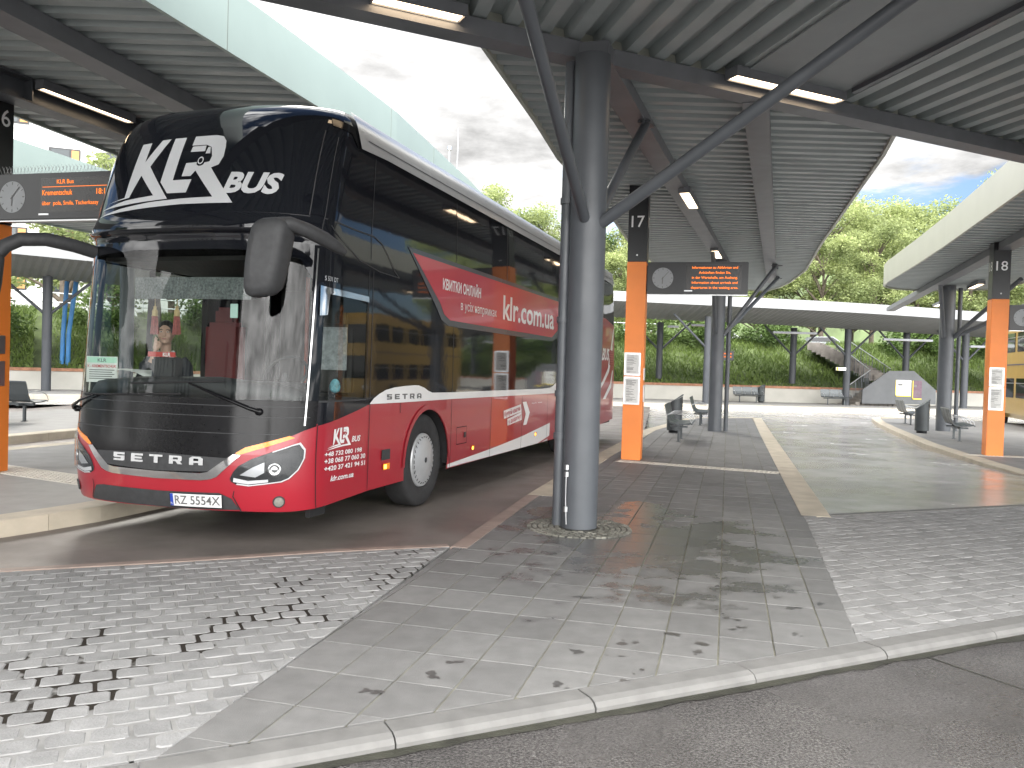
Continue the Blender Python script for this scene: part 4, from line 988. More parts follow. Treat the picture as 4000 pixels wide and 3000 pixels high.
def block_word(b, word, BL, BR, TL, off, gap=.56, da=.09):
    n = len(word); tot = n+gap*(n-1)
    for i, ch in enumerate(word):
        for poly in GLY[ch]:
            q = []
            for x, y in poly: u = (i*(1+gap)+x)/tot; q.append((BL[0]+(BR[0]-BL[0])*u+(TL[0]-BL[0])*y, BL[1]+(BR[1]-BL[1])*u+(TL[1]-BL[1])*y))
            cells(q, shell, off, da, .2, b)
    for i, ch in enumerate(word):      # the eye of the A
        if ch == 'A':
            q = []
            for x, y in [(.32, .48), (.68, .48), (.68, .76), (.32, .76)]: u = (i*(1+gap)+x)/tot; q.append((BL[0]+(BR[0]-BL[0])*u+(TL[0]-BL[0])*y, BL[1]+(BR[1]-BL[1])*u+(TL[1]-BL[1])*y))
            b.mi = 1; cells(q, shell, off+.0012, da, .2, b); b.mi = 0
b = MB(); block_word(b, 'SETRA', (-.445, .694), (.48, .704), (-.445, .764), .016); b.build('lettering', [M['coach_silver'], M['panel_black']], gr)
chr_o = [(-.803, .80), (-.735, .806), (-.52, .648), (-.45, .636), (0, .63), (.45, .636), (.52, .65), (.739, .806), (.803, .80), (.60, .612), (.54, .590), (.46, .578), (0, .568), (-.46, .578), (-.54, .590), (-.60, .612)]
patch('chrome_strip', chr_o, M['chrome'], .012, da=.05, dz=.03)
for sg in (1, -1):
    ind = [(.758, .817), (.838, .867), (1.189, .966), (1.235, .948), (.873, .829), (.785, .801)]
    patch('indicator', [(sg*a, z) for a, z in ind], M['amber'], .010)
    hl = [(.717, .605), (.745, .660), (.789, .711), (.895, .772), (1.06, .835), (1.227, .894), (1.285, .908), (1.335, .85), (1.332, .775), (1.279, .677), (1.199, .605), (1.135, .578), (.871, .544), (.768, .556), (.723, .58)]
    hp = patch('headlight', [(sg*a, z) for a, z in hl], M['lens_dark'], .006, label=None)
    cx = sum(p[0] for p in hl)/len(hl); cz = sum(p[1] for p in hl)/len(hl)
    inn = [(cx+(a-cx)*.955, cz+(z-cz)*.93) for a, z in hl]
    b = MB(); k = len(hl)
    for i in range(k):
        if 4 <= i <= 12: cells([(sg*p[0], p[1]) for p in (hl[i], hl[(i+1) % k], inn[(i+1) % k], inn[i])], shell, .012, .09, .09, b)
    cells([(sg*a, z) for a, z in ((.745, .578), (.87, .56), (1.03, .58), (1.03, .603), (.87, .59), (.75, .612))], shell, .0125, .09, .09, b)
    b.build('daylight_strip', M['coach_white'], hp)
    pc = shell(sg*1.081, .685, .008); nrm = (Vector(shell(sg*1.081, .685, .1))-Vector(pc)).normalized(); Mr = nrm.to_track_quat('Z', 'Y').to_matrix()
    b = MB(); b.lathe([(.0, .012), (.02, .010), (.034, .002), (.036, .006), (.052, .008), (.056, 0)], pc, 24, Mr); b.build('projector', M['chrome'], hp)
    b = MB(); cells([(sg*a, z) for a, z in ((.80, .635), (.90, .70), (1.0, .745), (1.0, .66), (.93, .62))], shell, .010, .05, .05, b); b.build('reflector', M['coach_silver'], hp)
    b = MB(); cells([(sg*a, z) for a, z in hl], shell, .022, .09, .09, b); b.build('lens', M['lens_clear'], hp)
    pc = shell(sg*1.113, .409, .002); nrm = (Vector(shell(sg*1.113, .409, .1))-Vector(pc)).normalized(); Mr = nrm.to_track_quat('Z', 'Y').to_matrix()
    b = MB(); b.lathe([(.052, 0), (.05, .008), (.042, .01), (.041, .002), (0, -.002)], pc, 28, Mr); fg = b.build('fog_lamp', M['plastic'], bus)
    b = MB(); b.lathe([(.04, .007), (.02, .011), (0, .012)], pc, 28, Mr); b.build('lens', material('fog_lens', (.35, .34, .30), .1, metal=.4, var=.2, scale=30), fg)
patch('lower_grille', [(-.70, .452), (-.60, .466), (0, .462), (.618, .478), (.725, .434), (.787, .338), (.215, .322), (-.787, .318), (-.74, .40)], M['plastic'], .008)
b = MB(); cells([(.745, .50), (.752, .50), (.742, .452), (.80, .335), (.80, .32), (.793, .32), (.733, .45)], shell, .006, .09, .09, b); cells([(-.745, .50), (-.752, .50), (-.742, .452), (-.80, .335), (-.80, .32), (-.793, .32), (-.733, .45)], shell, .006, .09, .09, b); b.build('bumper_gap', M['under'], bumper)
# number plate
pl = patch('number_plate', [(.141, .335), (.645, .345), (.651, .468), (.147, .454)], M['black'], .016)
patch('plate_face', [(.150, .346), (.638, .355), (.644, .461), (.156, .450)], M['coach_white'], .019, pl)
patch('euro_band', [(.152, .347), (.182, .348), (.186, .450), (.157, .449)], material('euro_blue', (.02, .06, .36), .4, var=.03), .0205, pl)
writing('plate_text', 'RZ 5554X', (.200, .366), (.628, .377), (.204, .440), M['ink'], .0215, .008, pl)
writing('plate_country', 'PL', (.157, .360), (.178, .361), (.158, .377), M['coach_white'], .0215, .0, pl)
# windscreen and its neighbours
patch('windscreen', rect(-1.32, 1.30, 1.235, 2.615), M['windscreen'], .004, da=.07, dz=.1)
b = MB()
for q in ([(-1.33, 1.235), (1.31, 1.235), (1.31, 1.262), (-1.33, 1.262)],): cells(q, shell, .006, .09, .09, b)
b.build('windscreen_seal', M['under'], bus)
band = [(-1.32, 2.615), (1.30, 2.615), (1.30, 2.30), (1.18, 2.47), (.9, 2.525), (.5, 2.535), (-.4, 2.535), (-.95, 2.51), (-1.15, 2.40), (-1.32, 2.2)]
patch('screen_top_tint', band, M['gloss_black'], .0065)
cs = [(.98, 1.27), (1.01, 2.1), (1.05, 2.42), (1.12, 2.52), (1.29, 2.56), (1.30, 1.27)]
# brow between the two screens
patch('brow', rect(-1.40, 1.40, 2.665, 2.715), M['gloss_black'], .008, dz=.012)
patch('upper_screen_edge', rect(-1.25, 1.25, 2.845, 2.853), M['plastic'], .004)
b = MB(); cells(rect(1.236, 1.246, 2.86, 3.66), shell, .005, .09, .09, b); cells(rect(1.392, 1.402, 2.62, 3.62), shell, .005, .09, .09, b); b.build('screen_seam', M['plastic'], bus)
# logo on the upper screen
LOGO = {
 'K': [(-.609,3.543),(-.491,3.549),(-.497,3.356),(-.366,3.566),(-.265,3.57),(-.414,3.308),(-.123,2.989),(-.486,2.964),(-.985,2.925),(-.617,2.997),(-.289,3.027),(-.493,3.226),(-.581,3.021),(-.875,2.985),(-.644,3.023)],
 'L': [(-.219,3.572),(-.091,3.574),(-.105,3.16),(.096,3.161),(.068,3.04),(-.137,3.039),(-.24,3.149)],
 'R': [(.007,3.578),(.234,3.58),(.312,3.565),(.353,3.517),(.366,3.457),(.371,3.369),(.341,3.291),(.271,3.265),(.557,2.935),(.036,2.933),(-.324,2.913),(-1.02,2.862),(-.669,2.920),(-.304,2.965),(.023,2.985),(.351,2.993),(.114,3.243),(.075,3.192),(-.02,3.193),(-.008,3.318),(.105,3.322),(.108,3.30),(.132,3.285),(.161,3.288),(.182,3.297),(.188,3.316),(.238,3.323),(.25,3.374),(.218,3.464),(.157,3.489),(.001,3.488)],
 'w': [(.013,3.478),(.160,3.481),(.160,3.426),(.003,3.426)], 'v': [(.183,3.465),(.209,3.464),(.222,3.402),(.172,3.403)]}
rg = [(.141+.031*math.cos(t), 3.338+.036*math.sin(t)) for t in [2*math.pi*i/18 for i in range(18)]]; ri = [(.141+.021*math.cos(t), 3.338+.024*math.sin(t)) for t in [2*math.pi*i/18 for i in range(18)]]
lg = [LOGO[k] for k in 'KLRwv']
def logo(b, f, off):
    for p in lg: cells([f(*q) for q in p], shell, off, .06, .06, b)
    for i in range(18): cells([f(*q) for q in (rg[i], rg[(i+1) % 18], ri[(i+1) % 18], ri[i])], shell, off, .5, .5, b)
b = MB(); logo(b, lambda a, z: (a, z), .006); writing('', 'BUS', (.437, 3.036), (.930, 3.029), (.487, 3.215), None, .006, .045, b=b)
b.build('front_logo', M['coach_grey'], bus)
# left side: livery
black_edge = [(1.446, 1.043), (1.753, 1.087), (2.114, 1.154), (2.361, 1.225)]
white = [(2.369, 1.204), (2.373, 1.215), (2.445, 1.257), (2.56, 1.298), (2.705, 1.336), (2.9, 1.358), (3.127, 1.369), (3.40, 1.376), (3.507, 1.372), (3.65, 1.346), (3.77, 1.308), (3.883, 1.286), (4.474, 1.278), (5.922, 1.273), (8.446, 1.262), (8.9, 1.272), (9.11, 1.296), (9.407, 1.373), (9.6, 1.50), (9.7, 1.5), (9.55, 1.32), (9.43, 1.172), (8.735, 1.173), (4.479, 1.197), (3.137, 1.198)]
wb = patch('white_band', white, M['coach_white'], .005)
b = MB(); block_word(b, 'SETRA', (2.728, 1.237), (3.576, 1.230), (2.728, 1.292), .008); b.build('side_lettering', [M['ink'], M['coach_white']], wb)
red_back = [(9.70, 1.2), (END, 1.2), (END, 2.62), (14.48, 2.66), (13.6, 2.76), (12.4, 2.78), (11.2, 2.6), (10.3, 2.1), (9.9, 1.6)]
patch('rear_quarter', red_back, M['red'], .005)
patch('low_stripe', [(4.405, .372), (5.997, .365), (7.432, .362), (8.3, .362), (9.0, .44), (9.0, .665), (7.385, .542), (5.97, .469), (4.41, .412)], M['coach_white'], .004)
patch('low_stripe', [(8.55, .365), (8.9, .40), (8.9, .365)], M['coach_white'], .004)
patch('rear_stripe', [[(14.0, 1.85), (13.9, 1.65), (13.3, 1.35), (12.7, 1.15), (12.5, 1.02), (12.9, 1.1), (13.5, 1.32), (14.0, 1.55), (14.3, 1.85), (14.45, 2.2)], [(14.15, 2.08), (14.5, 2.55), (14.6, 2.6), (14.45, 2.3), (14.3, 2.07)], [(14.4, 1.60), (14.2, 1.3), (13.4, .95), (13.7, .95), (14.3, 1.2), (14.5, 1.6)]], M['coach_white'], .007)
writing('rear_letters', 'KLR BUS', (12.3, 1.83), (13.95, 1.84), (12.4, 2.09), M['coach_white'], .008, .03)
b = MB(); 
for k in range(6): cells(rect(14.09, 14.5, 1.735+.055*k, 1.775+.055*k), shell, .010, .09, .09, b)
patch('rear_vent', rect(14.06, 14.52, 1.72, 2.06), material('vent_dark_red', (.16, .008, .015), .5, var=.1), .0075)
b.build('vent_slats', M['red'], bus)
patch('roof_strip', [(1.86, 3.60), (2.6, 3.62), (14.6, 3.60), (14.6, 3.86), (2.2, 3.90), (1.50, 3.92), (1.66, 3.79)], M['coach_silver'], .022, dz=.03)
b = MB(); cells([(2.0, 3.70), (14.5, 3.69), (14.5, 3.70), (2.0, 3.71)], shell, .026, .09, .03, b); b.build('roof_gutter', M['plastic'], bus)
# glass joints and scalloped trim
b = MB()
for a in (2.3, 4.55, 6.5, 8.4): cells(rect(a, a+.012, 2.3 if a > 3 else 2.6, 3.58), shell, .0035, .09, .2, b)
for a in (2.27, 2.36, 4.49): cells(rect(a, a+.010, 1.26, 2.5), shell, .0035, .09, .2, b)
b.build('glass_joint', M['plastic'], bus)
def ribbon(pts, w_): 
    P = [Vector(p) for p in pts]; L2 = []; R2 = []
    for i, p in enumerate(P): d = (P[min(i+1, len(P)-1)]-P[max(i-1, 0)]).normalized(); n_ = Vector((-d.y, d.x))*w_/2; L2.append(tuple(p+n_)); R2.append(tuple(p-n_))
    return L2, R2
def trim(name, pts, w_, mat, off=.006):
    L2, R2 = ribbon(pts, w_); b = MB()
    for i in range(len(pts)-1): cells([L2[i], L2[i+1], R2[i+1], R2[i]], shell, off, .2, .2, b)
    return b.build(name, mat, bus)
trim('trim_line', [(1.40, 2.85), (1.9, 2.83), (2.363, 2.825), (2.55, 2.78), (2.70, 2.68), (2.86, 2.54), (2.97, 2.488)], .012, M['plastic']); trim('trim_line', [(1.50, 2.80), (1.73, 2.68), (2.043, 2.56), (2.5, 2.50), (2.97, 2.488)], .010, M['plastic'])
patch('upper_trim', [(1.27, 3.79), (1.645, 3.775), (1.858, 3.605), (1.80, 3.60), (1.60, 3.70), (1.30, 3.72)], M['panel_black'], .007)
# banner
patch('banner', [(3.17, 2.845), (9.72, 2.845), (9.74, 2.30), (9.03, 2.07), (4.32, 2.07), (4.10, 2.13), (3.95, 2.26)], M['banner_grey'], .006)
bn = patch('banner_panel', [(3.29, 2.795), (9.50, 2.785), (9.50, 2.34), (8.97, 2.140), (4.36, 2.140), (4.17, 2.20), (4.05, 2.32)], M['banner_red'], .009)
writing('banner_text', 'КВИТКИ ОНЛАЙН', (4.11, 2.492), (5.394, 2.500), (4.112, 2.612), M['coach_white'], .012, .03, bn)
writing('banner_text', 'в усіх напрямках', (4.69, 2.291), (6.034, 2.292), (4.69, 2.405), M['coach_white'], .012, .0, bn)
writing('banner_text', 'klr.com.ua', (6.31, 2.287), (9.07, 2.287), (6.32, 2.633), M['coach_white'], .012, .02, bn)
# door side writing
def side_f(a, z): u = (a+.609)/(.557+.609); v = (z-2.933)/(3.578-2.933); return (1.700+u*.32+.02*0, .838+v*.172)
b = MB(); logo(b, side_f, .0065); writing('', 'BUS', (2.03, .866), (2.185, .864), (2.045, .918), None, .0065, .03, b=b)
b.build('side_logo', M['coach_white'], bus)
b = MB()
for s_, BL, BR, TL in (('+48 732 080 198', (1.562, .767), (2.232, .758), (1.566, .807)), ('+38 068 77 060 30', (1.562, .705), (2.305, .692), (1.566, .748)), ('+420 37 421 94 51', (1.562, .640), (2.302, .625), (1.566, .682)), ('klr.com.ua', (1.663, .541), (2.078, .535), (1.682, .588))): writing('', s_, BL, BR, TL, None, .0065, .025, b=b)
b.build('phone_numbers', M['coach_white'], bus)
b = MB(); cells([(6.455, .975), (7.279, 1.041), (7.323, .925), (6.48, .855)], shell, .006, .09, .2, b); cells([(6.638, .845), (7.321, .922), (7.349, .80), (6.648, .747)], shell, .006, .09, .2, b); cells([(7.369, 1.073), (7.567, 1.074), (7.765, .894), (7.604, .711), (7.421, .71), (7.547, .879)], shell, .006, .09, .2, b); st = b.build('ticket_sticker', M['coach_white'], bus)
b = MB(); writing('', 'Купуй квитки', (6.50, .885), (7.25, .952), (6.49, .955), None, .009, .01, b=b); writing('', 'у додатку!', (6.69, .772), (7.30, .832), (6.68, .835), None, .009, .01, b=b); b.build('sticker_text', material('sticker_red', (.42, .03, .05), .5, var=.02), st)
b = MB(); writing('', 'Google Play', (7.87, 1.03), (8.14, 1.03), (7.87, 1.05), None, .006, 0, b=b); writing('', 'App Store', (8.22, 1.03), (8.46, 1.03), (8.22, 1.05), None, .006, 0, b=b); b.build('store_text', M['coach_white'], bus)
# seams, flaps, lights on the left side
b = MB()
for a, z0, z1 in ((1.447, .33, 1.05), (2.363, .37, 1.205), (3.054, .60+.49, 1.197), (4.47, .37, 1.197), (5.912, .365, 1.18), (7.344, .362, 1.17), (8.802, .365, 1.166)): cells(rect(a-.005, a+.005, z0, z1), shell, .0075, .09, .2, b)
for (a0, z0), (a1, z1) in (((4.655, .63), (5.0, .63)), ((4.655, .84), (5.0, .84))): cells(rect(a0, a1, z0-.004, z0+.004), shell, .0075, .09, .2, b)
for a in (4.655, 4.995): cells(rect(a-.004, a+.004, .63, .84), shell, .0075, .09, .2, b)
b.build('panel_gap', M['under'], low)
patch('flap_handle', rect(4.9, 4.97, .70, .77), M['plastic'], .008); patch('sensor', rect(2.645, 2.835, .63, .735), M['plastic'], .010)
for a, z, w_ in ((2.755, .561, .075), (5.236, .545, .05), (8.12, .527, .05)):
    o = patch('side_marker', rect(a-w_, a+w_, z-.032, z+.032), M['amber'], .012); patch('marker_lamp', rect(a-w_*.75, a-w_*.05, z-.02, z+.02), M['amber_lit'], .015, o)
patch('arch_trim', [(s2a(2.838)+.66*math.cos(t), .50+.655*math.sin(t)) for t in [math.pi*k/20 for k in range(21)]]+[(s2a(2.838)+.607*math.cos(t), .50+.60*math.sin(t)) for t in [math.pi-math.pi*k/20 for k in range(21)]], M['red'], .012)
# driver's window
patch('driver_window', rect(1.44, 2.25, 1.255, 2.205), M['window'], .004)
patch('window_trim', [[(1.38, 2.262), (1.487, 2.252), (2.255, 2.235), (2.262, 2.18), (2.20, 2.185), (1.50, 2.195), (1.48, 2.01), (1.388, 2.0)]], M['chrome'], .014, dz=.03)
patch('window_sill', rect(1.43, 2.27, 1.245, 1.262), M['plastic'], .012); b = MB(); cells(rect(2.235, 2.265, 1.25, 2.2), shell, .010, .09, .2, b); b.build('window_frame', M['panel_black'], bus)
writing('type_letters', 'S 531 DT', (1.423, 2.312), (1.614, 2.308), (1.423, 2.353), M['coach_silver'], .012, .01)
patch('corner_strip', [(1.305, 1.05), (1.32, 1.05), (1.345, 2.58), (1.33, 2.58)], M['chrome'], .008)
# right hand door window (far side): glass with frames
patch('door_window', rect(-3.2, -1.42, 1.25, 2.5), M['window'], .004)
b = MB()
for a in (-1.50, -2.25, -3.15): cells(rect(a-.05, a+.05, 1.25, 2.5), shell, .0, .09, .3, b)
b.build('door_frame', M['under'], bus)
# under body, wheel wells, floor, inside
b = MB(); b.box((0, 7.1, .42), (2.36, 13.4, .1)); b.box((0, 8.0, .8), (1.7, 11.8, .7)); b.build('underbody', M['under'], bus)
b = MB(); b.box((0, .75, .325), (2.1, .9, .04)); b.box((1.13, .72, .27), (.05, .25, .09)); b.build('under_tray', M['under'], bus)
for y in (2.838, 9.55, 10.95):
    for sg in (-1, 1):
        b = MB(); vs = []
        for x in (sg*.75, sg*1.262):
            for k in range(17): t = math.pi*k/16; vs.append((x, y+.66*math.cos(t), .42+.68*math.sin(t)))
        b.add(vs, [(i, i+1, 17+i+1, 17+i) for i in range(16)]+[tuple(range(16, -1, -1))]); b.build('wheel_well', M['under'], bus)
        R90 = Matrix.Rotation(rad(90*sg), 3, 'Y'); w_ = empty('wheel', (sg*1.085, y, .522)); w_.parent = bus
        b = MB(); b.lathe([(.30, -.13), (.40, -.145), (.47, -.145), (.505, -.13), (.522, -.095), (.522, .095), (.512, .125), (.49, .142), (.44, .150), (.36, .146), (.315, .128), (.30, .10)], (0, 0, 0), 56, R90)
        for k in range(4): b.lathe([(.5225, -.075+.045*k), (.515, -.072+.045*k), (.515, -.068+.045*k), (.5225, -.065+.045*k)], (0, 0, 0), 56, R90)
        b.build('tyre', M['rubber'], w_)
        b = MB(); b.lathe([(.305, .115), (.300, .135), (.292, .142), (.286, .138), (.26, .150), (.16, .166), (.06, .172), (0, .173)], (0, 0, 0), 56, R90); hb = b.build('hub_cap', M['hub'], w_)
        b = MB()
        for k in range(28):
            t = 2*math.pi*k/28; c = R90@Vector((.262*math.cos(t), .262*math.sin(t), .151)); b.box(c, (.004, .038, .009), M=Matrix.Rotation(-t*sg if sg > 0 else t, 3, 'X')@Matrix.Rotation(0, 3, 'X'))
        b.build('hub_slots', M['under'], hb)
        b = MB(); b.lathe([(.03, .173), (.03, .178), (0, .178)], (0, 0, 0), 20, R90); b.build('hub_badge', M['plastic'], hb)
b = MB(); b.box((0, 3.3, .92), (2.3, 5.4, .04)); b.box((0, 3.3, 2.52), (2.3, 5.4, .04)); b.box((0, 3.55, 1.7), (2.3, .04, 1.6)); b.build('cabin', M['interior'], bus)
b = MB(); b.path([(-1.12, .62, 1.2), (-.9, .42, 1.28), (-.4, .34, 1.32), (0, .34, 1.33), (.4, .34, 1.34), (.9, .42, 1.3), (1.12, .62, 1.24)], [(.15, .1)]*7, 10); b.box((.1, .62, 1.12), (2.2, .5, .34), bev=.05); b.box((.62, .82, 1.32), (.75, .3, .16), bev=.05); dsh = b.build('dashboard', M['dash'], bus)
b = MB(); ring = [(.62+.22*math.cos(t), .98+.1*math.sin(t), 1.47+.17*math.sin(t)) for t in [2*math.pi*k/24 for k in range(25)]]; b.path(ring, .014, 8); b.tube((.62, .98, 1.47), (.62, .85, 1.3), .03, 10); b.build('steering_wheel', M['dash'], bus)
for x, nm in ((.62, 'driver_seat'), (-.70, 'guide_seat')):
    b = MB(); b.box((x, 1.55, 1.22), (.5, .5, .14), bev=.04); b.box((x, 1.82, 1.62), (.48, .14, .75), bev=.05); b.box((x, 1.84, 2.06), (.28, .1, .2), bev=.04); b.box((x, 1.55, 1.03), (.3, .3, .26)); b.build(nm, M['interior'] if x > 0 else M['red_dark'], bus)
b = MB(); b.box((.62, 1.735, 1.74), (.44, .01, .44), bev=.002); b.build('striped_cloth', material('striped_cloth', (.4, .42, .44), .9, var=.3, scale=20), bus)
for x in (.2, -.28, .33):
    b = MB(); b.tube((x, 2.0, .95), (x, 2.0, 2.5), .022, 10); b.build('grab_pole', material('red_grab_pole', (.35, .06, .03), .4, var=.05) if x != -.28 else M['under'], bus)
patch('sun_blind', [(-.40, 2.11), (.78, 2.11), (.80, 2.30), (-.42, 2.30)], material('perforated_blind', (.10, .11, .11), .7, var=.6, scale=60), -.03)
# wipers
def wiper(pts, blade):
    b = MB(); b.path([shell(a, z, o) for a, z, o in pts], [.018, .016, .011, .008], 8); b.lathe([(.03, -.01), (.03, .02), (0, .026)], shell(*pts[0][:2], .02), 14, Matrix.Rotation(rad(90), 3, 'X')); w_ = b.build('wiper', M['panel_black'], bus)
    b = MB(); n = 10; b.path([shell(blade[0][0]+(blade[1][0]-blade[0][0])*k/n, blade[0][1]+(blade[1][1]-blade[0][1])*k/n, .022) for k in range(n+1)], .009, 6); b.build('blade', M['under'], w_)
wiper([(.93, 1.165, .03), (.85, 1.19, .045), (.55, 1.30, .04), (.30, 1.385, .03)], [(-.31, 1.365), (.62, 1.41)])
wiper([(-1.22, 1.10, .05), (-1.15, 1.13, .06), (-.95, 1.19, .05), (-.75, 1.245, .035)], [(-.93, 1.245), (.22, 1.29)])
# mirrors
def mirror(path, rads, head, hr, nm='mirror'):
    b = MB(); b.path(path, rads, 14); mr = b.build('mirror_arm', M['plastic'], bus)
    b = MB(); b.path(head, hr, 22); b.build('mirror_head', M['plastic'], mr); return mr
def bl(px, py, y):      # a photograph pixel at world depth y, in the coach's own frame
    p = at_y(px, py, y); d = Vector((p.x-BUSX, p.y-BUSY)); c, s = math.cos(BUSA), math.sin(BUSA)
    return (d.x*c-d.y*s, d.x*s+d.y*c, p.z)
ya = 6.45
mirror([bl(1345, 985, 6.95), bl(1320, 968, 6.88), bl(1270, 935, 6.75), bl(1200, 900, 6.6), bl(1130, 873, 6.48), bl(1085, 872, 6.45)], [(.03, .03), (.045, .05), (.05, .06), (.05, .06), (.055, .055), (.04, .05)], [bl(1075, 878, ya), bl(1072, 900, ya)], [(.03, .03), (.04, .04)])
ol = [(1700, 990), (1725, 960), (1765, 942), (1850, 935), (1900, 948), (1922, 985), (1915, 1060), (1895, 1180), (1860, 1330), (1838, 1405), (1795, 1448), (1690, 1467), (1655, 1450), (1640, 1415), (1650, 1250), (1672, 1090)]
ol = [Vector(bl(.5877*x, 300+.5877*y, ya)) for x, y in ol]; oc = sum(ol, Vector())/len(ol); b = MB(); n = len(ol); vs = []
LY = [(-.085, .55), (-.08, .80), (-.06, .94), (-.03, 1.0), (.06, 1.0), (.10, .95), (.115, .85)]
fw_ = Vector((math.sin(BUSA)*0, 1, 0))
for d_, k_ in LY: vs += [oc+(p-oc)*k_+fw_*d_ for p in ol]
b.add(vs, [(i*n+j, i*n+(j+1) % n, (i+1)*n+(j+1) % n, (i+1)*n+j) for i in range(len(LY)-1) for j in range(n)], True); b.add(vs, [tuple(range(n-1, -1, -1)), tuple(range((len(LY)-1)*n, len(LY)*n))], True)
old = [o for o in bpy.data.objects if o.name.startswith('mirror_head')][-1]; pa = old.parent; bpy.data.objects.remove(old); b.build('mirror_head', M['plastic'], pa)
yb = 7.5
mirror([bl(370, 985, 7.65), bl(290, 960, 7.5), bl(180, 935, 7.3), bl(80, 935, 7.2), bl(20, 960, 7.15), bl(-30, 1010, 7.1)], [(.06, .06)]*6, [bl(-20, 950, 7.1), bl(-40, 1000, 7.1), bl(-50, 1100, 7.1), bl(-60, 1180, 7.1), bl(-60, 1200, 7.1)], [(.05, .04), (.12, .09), (.14, .1), (.13, .09), (.06, .04)])
# things behind the glass
def busw(x, y, z): c, s = math.cos(BUSA), math.sin(BUSA); return (BUSX+x*c+y*s, BUSY-x*s+y*c, z)
def inside(name, x, y, z, label, cat, group=None): return empty(name, busw(x, y, z), -BUSA, label, cat, group)
M['tassel'] = material('tassel_red', (.35, .09, .08), .8, var=.4, scale=60); M['gold'] = material('tassel_gold', (.45, .33, .16), .8, var=.2, scale=40)
for x, lab in ((-.30, 'red and gold tassel hanging in the windscreen, left one of two'), (-.06, 'red and gold tassel hanging in the windscreen, right one of two')):
    z = 1.80; e = inside('tassel', x, .30, z, lab, 'tassel', 'tassels in the windscreen')
    b = MB(); b.tube((0, 0, .25), (0, 0, .42), .004, 6); b.lathe([(0, .26), (.018, .25), (.012, .235), (.026, .21), (.024, .18), (.03, .165), (0, .165)], (0, 0, 0), 14); b.build('cord', M['gold'], e)
    b = MB(); rnd = random.Random(1)
    for k in range(40): t = rnd.uniform(0, 6.28); r = rnd.uniform(.008, .03); b.tube((r*math.cos(t)*.8, r*math.sin(t)*.8, .17), (r*math.cos(t)*1.25, r*math.sin(t)*1.25, rnd.uniform(0, .012)), .0032, 4, caps=False)
    b.build('fringe', M['tassel'], e)
e = inside('destination_card', -.98, .40, 1.36, 'white and green destination card in the lower left corner of the windscreen', 'sign')
RC = Matrix.Rotation(rad(28), 3, 'Z')
def card(b, x0, x1, z0, z1, y): b.add([RC@Vector(p) for p in ((x0, y, z0), (x1, y, z0), (x1, y, z1), (x0, y, z1))], [(0, 1, 2, 3)])
b = MB(); b.box((0, 0, .11), (.27, .006, .24), M=RC); b.build('card', M['offwhite'], e)
b = MB(); card(b, -.13, .13, .17, .225, -.0045); b.build('band', material('card_green', (.38, .62, .48), .6), e)
b = MB(); flat_text(b, 'KLR', RC@Vector((0, -.0052, .18)), RC@Vector((1, 0, 0)), (0, 0, 1), .032, align='C', bold=.02, off=.0005); z = .10
for k in range(5): b.add([RC@Vector(p) for p in ((-.11, -.0045, z), (.11-.02*(k % 2), -.0045, z), (.11-.02*(k % 2), -.0045, z+.008), (-.11, -.0045, z+.008))], [(0, 1, 2, 3)]); z -= .02
b.build('print', M['ink'], e)
b = MB(); flat_text(b, 'К - KREMENTSCHUK', RC@Vector((0, -.0052, .128)), RC@Vector((1, 0, 0)), (0, 0, 1), .026, width=.25, align='C', bold=.02, off=.0005); b.build('headline', material('card_red', (.45, .03, .03), .6), e)
e = inside('paper_sheet', -.62, .50, 1.425, 'crumpled white sheet of paper lying on the dashboard', 'paper')
b = MB(); rnd = random.Random(8); n = 6; vs = [(-.19+.38*i/n, -.12+.24*j/n, .05*math.sin(2.5*i/n+1)*math.cos(2*j/n)+.06*(j/n)+rnd.uniform(-.006, .006)) for i in range(n+1) for j in range(n+1)]
b.add(vs, [(i*(n+1)+j, (i+1)*(n+1)+j, (i+1)*(n+1)+j+1, i*(n+1)+j+1) for i in range(n) for j in range(n)]); b.build('paper', M['offwhite'], e)
e = inside('dash_box', -.30, .47, 1.38, 'black box with red pennant standing on the dashboard', 'box')
b = MB(); b.box((0, 0, .11), (.26, .14, .22), bev=.02); b.build('case', M['dash'], e)
b = MB(); b.box((0, -.075, .245), (.30, .006, .045)); pn = b.build('pennant', material('pennant_red', (.45, .04, .03), .6), e); b = MB(); flat_text(b, 'KLR', (.06, -.079, .228), (1, 0, 0), (0, 0, 1), .034, align='C', bold=.03); b.build('pennant_text', M['white'], pn)
e = inside('toll_tag', .62, .19, 1.94, 'small pale green tag stuck high in the windscreen', 'tag')
b = MB(); b.box((0, 0, .07), (.075, .012, .12), bev=.004); b.build('tag_body', material('tag_green', (.45, .62, .57), .5), e)
e = inside('water_bag', 1.1, 1.05, 1.30, 'blue and white crumpled bag in the side window of the coach', 'bag'); b = MB()
bm = bmesh.new(); bmesh.ops.create_icosphere(bm, subdivisions=3, radius=.05)
for v in bm.verts: v.co = v.co*(1+.25*math.sin(23*v.co.x+7*v.co.z)*math.cos(31*v.co.y))+Vector((0, 0, .06+max(0, v.co.z)*.6))
b.bm(bm, smooth=True); b.build('bag', material('bag_blue', (.16, .42, .50), .5, var=.7, scale=18), e)
